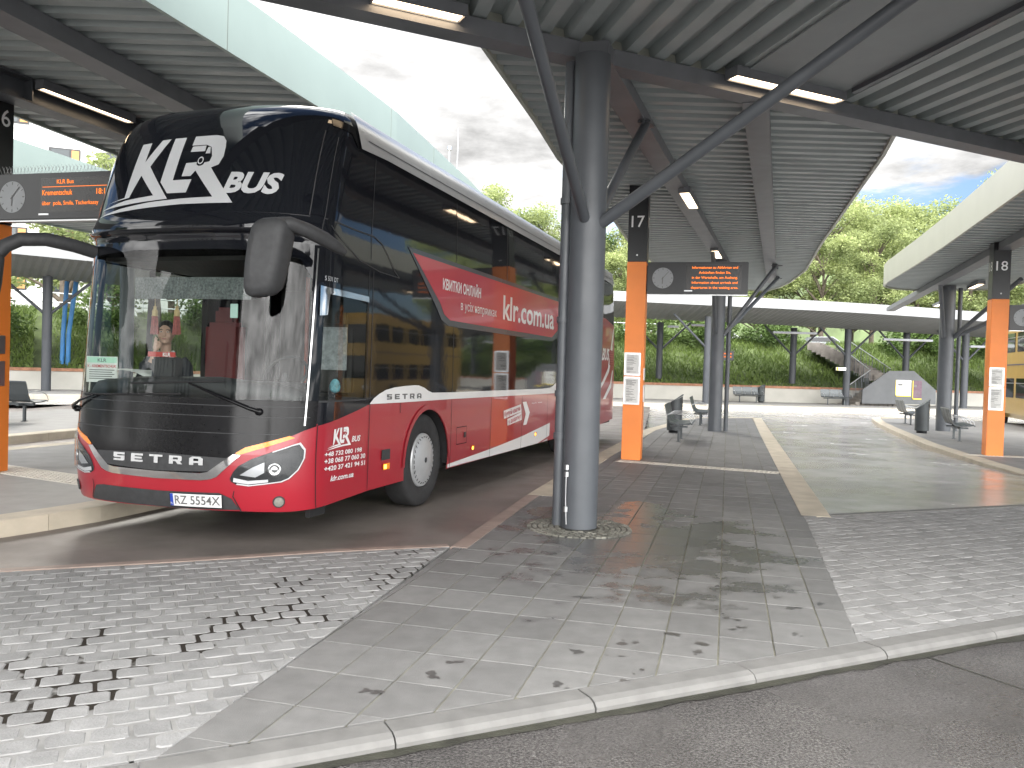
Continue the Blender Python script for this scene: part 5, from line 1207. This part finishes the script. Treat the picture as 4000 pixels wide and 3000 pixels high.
# ------------------------------------------------------------------ the woman behind the windscreen
def remesh(b, name, mat, parent, voxel=.010, smooth=6):
    o = b.build(name, mat, None); md = o.modifiers.new('r', 'REMESH'); md.mode = 'VOXEL'; md.voxel_size = voxel; s = o.modifiers.new('s', 'SMOOTH'); s.factor = .5; s.iterations = smooth
    dg = bpy.context.evaluated_depsgraph_get(); dg.update(); me = bpy.data.meshes.new_from_object(o.evaluated_get(dg)); old = o.data; o.modifiers.clear(); o.data = me; bpy.data.meshes.remove(old)
    me.materials.clear()
    for mt in (mat if isinstance(mat, (list, tuple)) else [mat]): me.materials.append(mt)
    for p in me.polygons: p.use_smooth = True
    o.parent = parent; return o
def ball(b, c, r, n=3, M_=None):
    bm = bmesh.new(); bmesh.ops.create_icosphere(bm, subdivisions=n, radius=1); r = (r, r, r) if isinstance(r, (int, float)) else r; c = Vector(c)
    b.bm(bm, lambda p: c+(M_ or Matrix.Identity(3))@Vector((p.x*r[0], p.y*r[1], p.z*r[2])), True)
M['skin'] = material('skin', (.52, .32, .24), .5, var=.05, scale=20); M['hair'] = material('dark_hair', (.015, .011, .009), .5, var=.3, scale=60); M['jacket'] = material('dark_jacket', (.02, .022, .028), .8, var=.2); M['collar'] = material('white_collar', (.6, .6, .62), .8)
pe = inside('person', -.86, 1.10, 1.15, 'person in a dark jacket and white collar resting chin on hand behind the windscreen', 'person')
b = MB()          # frame: facing -Y, turned to the viewer
pe.rotation_euler = (0, 0, -BUSA+rad(32))
b = MB()   # hips at z 0; body is one skin surface
b.path([(0, .06, -.02), (0, .05, .15), (0, .03, .32), (0, .02, .43), (0, .0, .50)], [(.16, .11), (.15, .10), (.17, .105), (.15, .09), (.06, .055)], 16)
b.tube((0, .0, .46), (0, -.02, .60), .052, 14)
HC = Vector((0, -.035, .69)); ball(b, HC, (.075, .095, .112)); ball(b, HC+Vector((0, -.02, -.065)), (.056, .068, .055)); ball(b, HC+Vector((0, -.072, -.088)), (.026, .02, .018))
ball(b, HC+Vector((0, -.098, -.018)), (.013, .016, .02), 2); ball(b, HC+Vector((0, -.092, .008)), (.010, .012, .03), 2)
ball(b, HC+Vector((0, -.088, -.057)), (.024, .012, .007), 2)
for s in (-1, 1):
    ball(b, HC+Vector((s*.075, .005, -.01)), (.010, .02, .03), 2); ball(b, HC+Vector((s*.04, -.07, -.03)), (.024, .02, .022), 2); ball(b, HC+Vector((s*.03, -.085, .03)), (.022, .01, .007), 2)
    b.path([(s*.15, .03, .42), (s*.19, .02, .36), (s*.22, -.06, .22), (s*.225, -.10, .14)], [.05, .052, .045, .04], 12)
b.path([(-.225, -.10, .14), (-.16, -.18, .28), (-.10, -.17, .42), (-.075, -.16, .50)], [.04, .038, .028, .024], 12)     # forearm up to the chin
b.path([(.225, -.10, .14), (.16, -.25, .11), (.05, -.30, .10), (-.04, -.30, .11)], [.04, .038, .028, .026], 12)
ball(b, (-.068, -.155, .545), (.032, .02, .042))                                                                   # palm at the cheek
for k, (dx, dz, tip) in enumerate(((-.022, .035, (-.075, -.135, .655)), (-.006, .04, (-.055, -.145, .640)), (.010, .035, (-.03, -.155, .618)), (.022, .025, (-.015, -.16, .595)))):
    p0 = Vector((-.068+dx, -.155, .545+dz)); p2 = Vector(tip); pm = (p0+p2)/2+Vector((0, -.014, .004)); b.path([p0, pm, p2], [.0095, .009, .0075], 8)
b.path([(-.05, -.15, .53), (-.03, -.165, .56), (-.018, -.155, .59)], [.012, .011, .009], 8)
ball(b, (-.075, -.30, .115), (.045, .03, .022))
for k in range(4): b.path([(-.105, -.315+.018*k, .118), (-.14, -.318+.018*k, .112), (-.165, -.312+.018*k, .10)], [.009, .0085, .007], 8)
body = remesh(b, 'body', M['skin'], pe, .0075, 4)
b = MB(); ball(b, HC+Vector((0, .018, .03)), (.084, .095, .105)); ball(b, HC+Vector((0, .08, -.02)), (.06, .05, .08)); 
for s in (-1, 1): ball(b, HC+Vector((s*.062, -.02, .035)), (.022, .05, .05), 2)
b.build('hair', M['hair'], pe)
b = MB(); b.path([(0, .06, -.03), (0, .05, .15), (0, .03, .32), (0, .02, .43), (0, .012, .475)], [(.175, .125), (.168, .117), (.188, .122), (.165, .105), (.085, .07)], 18)
for s in (-1, 1): b.path([(s*.14, .03, .43), (s*.19, .02, .36), (s*.22, -.06, .22), (s*.228, -.105, .13)], [.06, .066, .058, .054], 12)
b.path([(-.228, -.105, .13), (-.162, -.18, .28), (-.112, -.172, .39)], [.054, .05, .042], 12); b.path([(.228, -.105, .13), (.16, -.25, .112), (.06, -.295, .105)], [.054, .05, .042], 12)
jk = remesh(b, 'jacket', M['jacket'], pe, .011, 3)
b = MB(); b.path([(-.07, -.02, .505), (-.075, -.085, .46), (-.03, -.125, .40), (.0, -.135, .37)], [.018, .022, .02, .012], 8); b.path([(.07, -.02, .505), (.075, -.085, .46), (.03, -.125, .40), (.0, -.135, .37)], [.018, .022, .02, .012], 8); b.build('collar', M['collar'], pe)
for s in (-1, 1):
    b = MB(); ball(b, HC+Vector((s*.030, -.088, .012)), (.013, .006, .006), 2); ey = b.build('eye', M['offwhite'], body); b = MB(); ball(b, HC+Vector((s*.030, -.0935, .012)), (.0055, .002, .0055), 2); b.build('iris', M['hair'], body)
    b = MB(); b.path([HC+Vector((s*.015, -.096, .03)), HC+Vector((s*.032, -.094, .035)), HC+Vector((s*.05, -.080, .028))], .004, 6); b.build('eyebrow', M['hair'], body)
b = MB(); ball(b, HC+Vector((0, -.0985, -.057)), (.022, .004, .006), 2); b.build('lips', material('lips', (.36, .13, .12), .5), body)
# ------------------------------------------------------------------ the bank, wall, stairs and trees behind
def leafmat(name, col, tr=.25):
    m = material(name, col, .6, var=.0)
    nt = m.node_tree; P = nt.nodes['Principled BSDF']; at_ = nt.nodes.new('ShaderNodeAttribute'); at_.attribute_name = 'tone'
    r = nt.nodes.new('ShaderNodeValToRGB'); c = col
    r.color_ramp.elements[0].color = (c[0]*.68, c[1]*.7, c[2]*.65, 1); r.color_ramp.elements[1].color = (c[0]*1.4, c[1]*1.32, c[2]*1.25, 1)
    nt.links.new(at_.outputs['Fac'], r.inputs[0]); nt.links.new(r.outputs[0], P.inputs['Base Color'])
    t = nt.nodes.new('ShaderNodeBsdfTranslucent'); nt.links.new(r.outputs[0], t.inputs[0]); mx_ = nt.nodes.new('ShaderNodeMixShader'); mx_.inputs[0].default_value = tr
    o = nt.nodes['Material Output']; nt.links.new(P.outputs[0], mx_.inputs[1]); nt.links.new(t.outputs[0], mx_.inputs[2]); nt.links.new(mx_.outputs[0], o.inputs[0]); return m
M['leaf_pale'] = leafmat('hazed_spring_leaves', (.30, .36, .16), .45); M['leaf_mid'] = leafmat('green_leaves', (.10, .16, .04), .3); M['leaf_bush'] = leafmat('bush_leaves', (.075, .13, .03), .25); M['grass'] = leafmat('long_grass', (.12, .18, .045), .35)  # pale trees: distance haze is mixed into the leaf colour
M['bark'] = material('bark', (.10, .08, .06), .85, var=.3, scale=6, bump=.3, bscale=20)
M['soil'] = material('bank_soil', (.075, .10, .035), .9, var=.5, scale=1.4, bump=.5, bscale=20)
def leaf_mesh(name, blobs, n, size, rnd, mat):
    vs, fs, tn = [], [], []
    tot = sum(bl_[1][0]*bl_[1][1]*bl_[1][2] for bl_ in blobs)**(1)
    for c, r in blobs:
        k = max(6, int(n*(r[0]*r[1]*r[2])**.75/sum((q[1][0]*q[1][1]*q[1][2])**.75 for q in blobs))); base = rnd.uniform(.15, .8)
        for _ in range(k):
            d = Vector((rnd.gauss(0, 1), rnd.gauss(0, 1), rnd.gauss(0, 1))).normalized(); q = rnd.random()**.45*(1+.12*rnd.gauss(0, 1))
            p = Vector(c)+Vector((d.x*r[0], d.y*r[1], d.z*r[2]))*q
            s = size*rnd.uniform(.55, 1.3); u = Vector((rnd.gauss(0, 1), rnd.gauss(0, 1), rnd.gauss(0, .6))).normalized(); v = u.cross(Vector((rnd.gauss(0, 1), rnd.gauss(0, 1), rnd.gauss(0, 1)))).normalized()
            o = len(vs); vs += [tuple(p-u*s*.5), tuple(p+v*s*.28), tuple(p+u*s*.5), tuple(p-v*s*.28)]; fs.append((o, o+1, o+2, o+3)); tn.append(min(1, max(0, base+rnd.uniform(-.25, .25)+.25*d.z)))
    me = bpy.data.meshes.new(name); me.from_pydata(vs, [], fs); me.materials.append(mat); a = me.attributes.new('tone', 'FLOAT', 'FACE'); a.data.foreach_set('value', tn); return me
def crown_blobs(rnd, h, w_, n):
    out = []
    for k in range(n):
        t = k/n; z = h*(.28+.66*rnd.random()**.9); env = w_*math.sqrt(max(.08, 1-((z/h-.58)/.46)**2)); a = rnd.uniform(0, 6.28); r = env*rnd.uniform(.25, .95); s = rnd.uniform(.13, .23)*w_
        out.append(((r*math.cos(a), r*math.sin(a), z), (s*1.25, s*1.25, s*.85)))
    return out
tree_protos = []
def tree_proto(seed, h, w_, mat, n=17000, blobs=46, size=.27):
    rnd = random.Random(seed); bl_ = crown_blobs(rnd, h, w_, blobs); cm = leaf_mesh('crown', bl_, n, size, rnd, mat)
    b = MB(); b.path([(0, 0, -1.5), (.05, 0, h*.15), (-.08, .1, h*.32), (.1, 0, h*.55), (0, 0, h*.8)], [.32, .26, .21, .14, .04], 9)
    for c, r in bl_[::2]:
        z0 = max(h*.18, c[2]-h*.22); b.path([(0, 0, z0), (c[0]*.5, c[1]*.5, (z0+c[2])/2+.2), (c[0], c[1], c[2])], [.10, .06, .02], 6)
    t = b.build('trunk', M['bark']); tm = t.data; bpy.data.objects.remove(t); return cm, tm
TP = [tree_proto(1, 15, 5.6, M['leaf_pale']), tree_proto(2, 13, 5.2, M['leaf_pale'], blobs=40, n=15000), tree_proto(3, 16, 6.2, M['leaf_pale'], blobs=54, n=20000), tree_proto(4, 12, 4.6, M['leaf_mid'], n=14000)]
def tree(k, loc, rz, sc, label, group):
    e = empty('tree', loc, rz, label, 'tree', group); e.scale = (sc, sc, sc)
    for nm, me in (('crown', TP[k][0]), ('trunk', TP[k][1])):
        o = bpy.data.objects.new(nm, me); COL.objects.link(o); o.parent = e
# bank: heights by distance behind the wall
BK = [Vector(p)+Vector((-.15, .45)) for p in FW]
BP = []
for i in range(len(BK)-1):
    for k in range(6): BP.append(BK[i]+(BK[i+1]-BK[i])*k/6)
BP.append(BK[-1]); BN = []
for i in range(len(BP)): d = (BP[min(len(BP)-1, i+1)]-BP[max(0, i-1)]).normalized(); BN.append(Vector((-d.y, d.x)))
def bank_h(u): return .80+3.1*smoothstep(u, -1, 8.5)
rnd = random.Random(6); b = MB(); vs = []; us = [0, .6, 1.5, 2.5, 3.5, 4.5, 5.5, 6.5, 7.5, 8.5, 10, 14, 60]
for p, n_ in zip(BP, BN):
    for u in us: q = p+n_*u; vs.append((q.x, q.y, bank_h(u)+(rnd.uniform(-.08, .08) if 0 < u < 9 else 0)))
k = len(us); b.add(vs, [(i*k+j, (i+1)*k+j, (i+1)*k+j+1, i*k+j+1) for i in range(len(BP)-1) for j in range(k-1)], True); b.build('embankment', M['soil'], kind='structure')
def bank_at(x, u):
    j = min(range(len(BP)), key=lambda i: abs((BP[i]+BN[i]*u).x-x)); q = BP[j]+BN[j]*u; return Vector((x, q.y, bank_h(u)))
vs, fs, tn = [], [], []
STX0, STX1 = 20.6, 22.6
def blade(x, u, h):
    p = bank_at(x, u); a = rnd.uniform(0, 6.28); w_ = rnd.uniform(.025, .06); d = Vector((math.cos(a), math.sin(a), 0)); l = Vector((rnd.gauss(0, .5), rnd.gauss(0, .5), 1))*h; o = len(vs)
    vs.extend([tuple(p-d*w_), tuple(p+d*w_), tuple(p+l)]); fs.append((o, o+1, o+2)); tn.append(min(1, max(0, .45+.35*math.sin(x*.9+u)+rnd.uniform(-.3, .3))))
for _ in range(60000):
    x = rnd.uniform(-29, 42); u = rnd.uniform(.1, 9.5)
    if STX0 < x < STX1: continue
    blade(x, u, rnd.uniform(.12, .42)*(1 if u > 1.0 else .6))
me = bpy.data.meshes.new('long_grass'); me.from_pydata(vs, [], fs); me.materials.append(M['grass']); a = me.attributes.new('tone', 'FLOAT', 'FACE'); a.data.foreach_set('value', tn)
o = bpy.data.objects.new('long_grass', me); COL.objects.link(o); tag(o, kind='stuff')
# retaining wall with brick coping
wl = empty('retaining_wall', (FW[4][0], FW[4][1], 0), 0, 'long pale concrete wall with reddish brick coping below the grass bank', 'wall')
def wall_run(name, z0, z1, d0, d1, mat):
    b = MB()
    runs = [[Vector(p) for p in FW]]
    for P in runs:
        vs = []
        for i, p in enumerate(P):
            d = (P[min(i+1, len(P)-1)]-P[max(i-1, 0)]).normalized(); n_ = Vector((-d.y, d.x))
            for u, z in ((d0, z0), (d1, z0), (d1, z1), (d0, z1)): q = p+n_*u; vs.append((q.x, q.y, z))
        k = len(P); b.add(vs, [(i*4+j, i*4+(j+1) % 4, (i+1)*4+(j+1) % 4, (i+1)*4+j) for i in range(k-1) for j in range(4)]+[(3, 2, 1, 0), (k*4-4, k*4-3, k*4-2, k*4-1)])
    return b.build(name, mat, wl, True)
wall_run('wall_face', -.3, .84, 0, .4, M['wall']); wall_run('coping', .843, .98, -.04, .46, M['brick'])
# bushes
BP_ = []
for sd_, mt, n in ((31, 'leaf_bush', 2200), (32, 'leaf_mid', 2000), (33, 'leaf_bush', 1700)):
    r_ = random.Random(sd_); bl_ = [((r_.uniform(-1.1, 1.1), r_.uniform(-.8, .8), r_.uniform(.3, 1.9)), (r_.uniform(.4, .75),)*3) for _ in range(11)]
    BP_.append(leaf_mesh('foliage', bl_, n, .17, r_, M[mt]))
looks = ['dark dense bush', 'lighter green bush', 'low ragged bush']
bush = [(-21, 5, 1, 1.3), (-17.5, 6, 0, 1.2), (-14, 5, 1, 1.4), (-11, 6, 0, 1.3), (-25, 4.5, 0, 1.2), (6.6, 6.5, 0, 1.0), (9.2, 6.2, 1, 1.15), (11.3, 6.8, 1, 1.2), (12.8, 6.4, 0, 1.4), (15.0, 7.6, 0, 1.1), (17.6, 6.6, 0, 1.25), (19.2, 7.8, 2, 1.0), (27.8, 6, 0, 1.5), (29.8, 5.4, 0, 1.2), (31.5, 6.4, 1, 1.4), (34.2, 6, 0, 1.4), (37.5, 6, 1, 1.5)]
for i, (x, u, k, s) in enumerate(bush):
    p = bank_at(x, u); e = empty('bush', (p.x, p.y, p.z-.2), i*1.3, '%s on the grass bank behind the far canopy' % looks[k], 'bush', looks[k]+'es on the bank'); e.scale = (s, s, s*.9)
    o = bpy.data.objects.new('foliage', BP_[k]); COL.objects.link(o); o.parent = e
# trees
TL = [(-30, 62, 0, .9), (-24, 58, 1, .95), (-17, 60, 2, .85), (-12, 66, 0, .9), (-6, 70, 1, .95), (-1, 74, 0, 1.0), (3.5, 76, 2, .86), (6.0, 80, 3, 1.0), (9, 70, 1, .85), (13, 76, 3, 1.0), (17.5, 72, 2, .90), (22, 74, 0, .96), (26, 72, 2, .96), (31, 76, 0, 1.0), (36, 78, 2, 1.0), (41, 74, 1, 1.1), (46, 80, 0, 1.2), (52, 78, 2, 1.3), (60, 84, 0, 1.3), (15, 66, 1, .72), (20, 67, 0, .70), (24.5, 66, 1, .78), (29, 67, 2, .72), (33.5, 69, 1, .85), (38.5, 70, 0, .85), (44, 70, 2, .9), (11, 66, 2, .62), (7, 65, 1, .62)]
nm = ['tall pale green tree', 'looser pale green tree', 'broad pale green tree', 'smaller darker green tree']
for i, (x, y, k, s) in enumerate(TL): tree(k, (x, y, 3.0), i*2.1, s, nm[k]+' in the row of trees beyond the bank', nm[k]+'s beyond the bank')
TP.append(tree_proto(9, 9, 3.4, M['leaf_pale'], n=3800, blobs=22, size=.26))
tree(4, (-17.8, 34.6, .0), 0, .9, 'slender leafy tree in front of the white building at far left', None) if False else None
# hill and towers on the skyline
hl_ = MB(); 
def hill(x): return 24*math.exp(-((x-112)/58)**2)+9
vs = []
for i in range(61): x = -160+8*i; vs += [(x, 300, 0), (x, 300, hill(x)*1.55), (x, 420, hill(x)*1.4)]
hl_.add(vs, [(i*3+j, (i+1)*3+j, (i+1)*3+j+1, i*3+j+1) for i in range(60) for j in range(2)], True)
hl_.build('hill', material('wooded_hill', (.10, .135, .06), .9, var=.45, scale=.12, bump=1, bscale=.6), kind='structure')
def mast(px, py0, y, ztop_py, r, label):
    p = at_y(px, py0, y); q = at_y(px, ztop_py, y); b = MB(); b.tube((0, 0, -6), (0, 0, q.z-p.z), r, 8, r1=r*.5); e = empty('antenna_mast', p, 0, label, 'mast'); b.build('pole', M['alu'], e); return e, q.z-p.z
e, h = mast(1785, 690, 140, 500, .12, 'thin tall antenna mast rising above the trees, right one'); 
e, h = mast(1753, 690, 140, 572, .22, 'lattice antenna mast with a small head on the skyline, left one'); b = MB(); b.tube((0, 0, h-.6), (0, 0, h), .42, 10); b.tube((-.7, 0, h-5), (-.7, 0, h-2.6), .08, 6); b.build('head', M['alu'], e)
# ---- stairs with grey panel
sp = at_y(3200, 1578, 47.6)
st = empty('staircase', (sp.x, sp.y, 0), 0, 'outdoor stairs with grey side panel and railings climbing the bank', 'stairs')
M['panel_grey'] = material('stair_panel_grey', (.085, .09, .095), .6, var=.15, scale=1.5); M['stair'] = material('stair_concrete', (.22, .20, .18), .8, var=.2)
pan = [(3365, 1576), (3368, 1522), (3472, 1449), (3568, 1449), (3653, 1524), (3653, 1580)]
pw = [at_y(x, y, 47.0) for x, y in pan]; b = MB()
b.prism([(p.x, p.z) for p in pw], 46.92, 47.06, lambda x, z, y: (x, y, z)); b.build('side_panel', M['panel_grey'], st, True)
def post_line(name, pts, th, mat, parent): b = MB(); b.path(pts, th, 6); return b.build(name, mat, parent, True)
# lower flight climbs to the right behind the panel, upper flight back to the left
b = MB(); q0 = at_y(3315, 1574, 47.6); q1 = at_y(3475, 1470, 48.2)
for k in range(11):
    t = k/10; x = q0.x+(q1.x-q0.x)*t; z = .03+(q1.z-.1)*t; b.box((x+.15, 48.2, z/2+.02), (.34, 2.0, max(.05, z)))
b.build('lower_flight', M['stair'], st, True)
b = MB(); u0 = at_y(3470, 1475, 50.2); u1 = at_y(3190, 1340, 54.5)
for k in range(16): t = k/15; p = u0+(u1-u0)*t; b.box((p.x, p.y, p.z-.25), (.75, 2.2, .5), rad(-30))
b.build('upper_flight', M['stair'], st, True)
M['mesh_rail'] = material('railing_infill', (.12, .13, .14), .5, var=.2)
def railing(a, c, hgt, up=0):
    a, c = Vector(a), Vector(c); b = MB(); b.tube(a, c, .03, 8); r_ = b.build('handrail', M['alu'], st, True)
    b = MB(); n = 14
    for k in range(n+1): p = a+(c-a)*k/n; b.tube(p-Vector((0, 0, hgt)), p, .012 if k % 4 else .025, 5)
    b.build('infill', M['mesh_rail'], r_); r2 = r_.children[0]
    for v in r2.data.vertices: v.co -= Vector(st.location)
railing(at_y(3268, 1345, 53), at_y(3395, 1442, 49.2), 1.0); railing(at_y(3322, 1335, 54), at_y(3478, 1440, 49.5), 1.05); railing(at_y(3318, 1503, 47.3), at_y(3400, 1445, 48.2), .9)
for (x0, y0, x1, y1), nm, mt in (((3497, 1486, 3560, 1548), 'white notice with yellow edge on the grey stair panel', (.62, .63, .60)), ((3563, 1488, 3602, 1560), 'dark red and blue poster on the grey stair panel, right of the white notice', (.10, .055, .08))):
    a, c = at_y(x0, y1, 46.9), at_y(x1, y0, 46.9); W_, H_ = c.x-a.x, c.z-a.z; e = empty('poster', ((a.x+c.x)/2, 46.905, (a.z+c.z)/2), 0, nm, 'poster')
    b = MB(); b.box((0, 0, 0), (W_, .012, H_)); b.build('sheet', material('poster_sheet', mt, .5, var=.25, scale=5), e); b = MB()
    if 'white' in nm:
        b.box((0, -.008, -H_/2+.03), (W_, .004, .06)); b.box((-W_/2+.02, -.008, 0), (.04, .004, H_)); b.build('yellow_edge', material('poster_yellow', (.65, .5, .04), .5), e); b = MB()
        b.box((-W_*.2, -.009, H_*.22), (W_*.3, .003, H_*.12))
        for k in range(5): b.box((0, -.009, -.05-H_*.07*k), (W_*.6, .003, .02))
        b.build('print', M['ink'], e)
    else:
        b.box((.05, -.009, -H_*.32), (W_*.85, .003, H_*.2)); b.build('blue_field', material('poster_blue', (.03, .06, .25), .5), e); b = MB()
        for k in range(4): b.box((.1*(k % 2)-.05, -.009, H_*(.38-.12*k)), (W_*.6, .003, H_*.05))
        b.build('print', material('poster_pale', (.5, .4, .42), .5), e)
# railing along the top of the bank, left and right of the second column
def top_rail(x0, x1, label):
    a = bank_at(x0, 9.3); e = empty('guard_rail', a, 0, label, 'railing', 'railings on top of the bank'); n = max(2, int((x1-x0)/2))
    for dz in (.55, 1.05): b = MB(); b.path([tuple(bank_at(x0+(x1-x0)*k/n, 9.3)+Vector((0, 0, dz))) for k in range(n+1)], .04, 8); b.build('rail', M['alu'], e, True)
    for k in range(n+1): p = bank_at(x0+(x1-x0)*k/n, 9.3); b = MB(); b.tube(p-Vector((0, 0, .2)), p+Vector((0, 0, 1.05)), .035, 8); b.build('post', M['alu'], e, True)
top_rail(3.0, 10.0, 'double pipe railing on top of the bank behind the coach'); top_rail(-28, -15, 'double pipe railing on top of the bank at far left')
# parked cars on the road above the bank
def car(x, y, rz, colr, label):
    e = empty('parked_car', (x, y, 3.3), rz, label, 'car', 'cars parked above the bank')
    prof = [(-2.1, .35), (-2.15, .7), (-2.0, .95), (-1.55, 1.0), (-1.0, 1.42), (.5, 1.46), (1.15, 1.02), (1.95, .86), (2.15, .6), (2.1, .32)]
    b = MB(); b.prism(prof, -.85, .85, lambda px, pz, py: (px, py*(1-.10*max(0, pz-.9)/.5), pz)); b.build('body', material('car_paint', colr, .25, var=.02, coat=.6), e)
    g = MB(); g.prism([(-1.45, 1.02), (-.95, 1.38), (.45, 1.41), (1.0, 1.04)], -.865, .865, lambda px, pz, py: (px, py*(1-.10*max(0, pz-.9)/.5), pz)); g.build('windows', M['gloss_black'], e)
    for sx in (-1.3, 1.35):
        for sy in (-.78, .78): w_ = MB(); w_.tube((sx, sy-.1, .32), (sx, sy+.1, .32), .32, 20); w_.build('wheel', M['rubber'], e)
    for sy in (-.6, .6): w_ = MB(); w_.box((2.1, sy, .68), (.1, .35, .14)); w_.build('headlight', M['offwhite'], e)
car(15.6, 62.0, rad(5), (.62, .63, .64), 'white car parked above the bank behind the tube lamp'); car(20.3, 63.5, rad(8), (.5, .52, .54), 'silver car parked above the bank left of the stairs'); car(24.5, 65.5, rad(3), (.3, .32, .34), 'grey car parked above the bank behind the stairs')
car(31.5, 66.5, rad(3), (.55, .56, .58), 'pale car parked above the bank right of the stairs')
# ---- signs on the far columns
p = at_y(3285, 1441, 46.0); e = empty('direction_sign', p, 0, 'small white and yellow sign sticking out from a far column', 'sign'); b = MB(); b.box((0, 0, 0), (.55, .05, .17)); b.build('plate', M['white'], e); b = MB(); b.box((-.2, -.03, 0), (.1, .012, .15)); b.build('yellow_field', material('sign_yellow', (.7, .6, .03), .5), e)
p = at_y(2836, 1389, 43.0); e = empty('far_display', p, 0, 'small dark departure display hanging under the far canopy', 'display'); b = MB(); b.box((0, 0, 0), (.75, .2, .48)); b.build('case', M['black'], e); b = MB()
for k in range(2):
    for j in range(5): b.box((-.27+.12*j, -.105, .1-.16*k), (.08, .004, .07))
b.build('led_text', M['led'], e)
b = MB(); b.tube((0, 0, .24), (0, 0, 1.4), .03, 8); b.build('hanger', M['steel'], e)
# blue pipes and left column group
bp = at_y(250, 1500, 38.5)
e = empty('drain_pipes', (bp.x, bp.y, 0), 0, 'pair of bright blue pipes leaning beside the dark column at left', 'pipes')
b = MB(); M['blue'] = material('blue_pipe', (.05, .22, .50), .4, var=.1)
for k in (0, 1):
    b = MB(); b.path([(-.12+.28*k, 0, .9), (-.08+.26*k, 0, 2.6), (.05+.42*k, 0, 5.0)], .10, 12); b.build('pipe', M['blue'], e)
# ---- white building at far left
bd_ = empty('white_building', (-40, 66, 0), rad(20), 'white building with wood framed windows behind the trees at far left', 'building')
b = MB(); b.box((0, 5, 11), (34, 10, 22)); b.build('wall', material('white_render', (.62, .62, .62), .8, var=.05, scale=.3), bd_)
M['wood'] = material('window_wood', (.42, .22, .07), .5, var=.15); M['pane'] = material('window_pane', (.04, .05, .055), .08, var=.1)
for r in range(6):
    for c in range(9):
        x = -15+3.7*c; z = 4.2+3.3*r
        b = MB(); b.box((x, -.02, z), (2.3, .12, 1.7)); f = b.build('window', M['black'], bd_); b = MB(); b.box((x-.3, -.09, z), (1.3, .03, 1.45)); b.build('pane', M['pane'], f); b = MB(); b.box((x+.78, -.09, z), (.55, .04, 1.45)); b.build('side_panel', M['wood'], f)
for nm_ in (): pass
TPn = len(TP)-1
tree(TPn, (-25.5, 47, 2.2), 0, 1.35, 'leafy young tree in front of the white building at far left', None); tree(TPn, (-19.5, 45, 2.6), 2, 1.15, 'leafy young tree between the white building and the coach', None)
# tall white block behind the viewer, mirrored in the windscreen
hb = empty('apartment_block', (-19.5, -10, 0), 0, 'tall pale block with small windows across the road behind', 'building')
hu, hv = Vector((-.932, -.362)), Vector((.10, -.995)); H_ = 17
b = MB(); b.prism([(0, 0), tuple(hu*48), tuple(hu*48+hv*14), tuple(hv*14)], -.3, H_); b.build('wall', material('pale_block_panels', (.62, .62, .60), .8, var=.05, scale=.4), hb)
ua, va = math.atan2(hu.y, hu.x), math.atan2(hv.y, hv.x)
for r in range(5):
    for c in range(14):
        p = hu*(1.8+3.2*c); b = MB(); b.box((p.x, p.y, 2.6+3.2*r), (.9, .3, 1.5), ua); b.build('window', M['pane'], hb)
    p = hv*6.5; b = MB(); b.box((p.x, p.y, 2.6+3.2*r), (.9, .3, 1.5), va); b.build('window', M['pane'], hb)
# unseen trees added behind the viewer, to darken what the coach's glass mirrors
for x, y, k, s_ in ((-34, 2, 3, .75), (-29, -4.5, 3, .5), (4, -38, 0, .5)):
    tree(k, (x, y, -.3), x, s_, 'added tree behind the viewer, darkening the reflection in the coach glass', 'added trees behind the viewer')
# ---- yellow double deck bus at the right edge
yb_ = at(4010, 1700, P18Z)
M['bus_yellow'] = material('ochre_bus_paint', (.42, .27, .07), .35, var=.06, coat=.3)
yb = empty('yellow_bus', (yb_.x+1.25, yb_.y+.6, LANE_Z), rad(-18), 'ochre yellow double deck bus cut by the right edge beside bay 18', 'bus')
b = MB(); b.box((1.25, 5, 2.25), (2.5, 10, 3.7), bev=.18); b.build('body', M['bus_yellow'], yb)
for z, n_ in ((1.55, 5), (3.25, 6)):
    for k in range(n_): b = MB(); b.box((-.005, .95+1.55*k, z), (.03, 1.2, .72), bev=.01); w_ = b.build('window', M['gloss_black'], yb); b = MB(); b.box((-.022, .95+1.55*k, z+.18), (.02, 1.2, .03)); b.build('window_bar', M['alu'], w_)
for k in range(2): b = MB(); b.box((.7+1.1*k, -.005, 3.2), (.95, .03, .8), bev=.01); b.build('front_window', M['gloss_black'], yb)
b = MB(); b.box((1.25, -.005, 1.75), (2.1, .03, 1.0), bev=.01); b.build('front_window', M['gloss_black'], yb)
b = MB(); b.box((-.004, 5, 2.42), (.02, 9.6, .04)); b.build('belt_line', material('belt_blue', (.05, .05, .1), .5), yb)
for sy in (1.9, 7.4):
    w_ = MB(); w_.tube((-.02, sy, .5), (.3, sy, .5), .5, 32); wo_ = w_.build('wheel', M['rubber'], yb); w_ = MB(); w_.tube((-.035, sy, .5), (.02, sy, .5), .27, 24); w_.build('rim', M['bus_yellow'], wo_)
for sx in (.3, 2.2): b = MB(); b.lathe([(.11, 0), (.09, .03), (0, .04)], (sx, -.0, .85), 20, Matrix.Rotation(rad(90), 3, 'X')); b.build('headlight', M['offwhite'], yb)
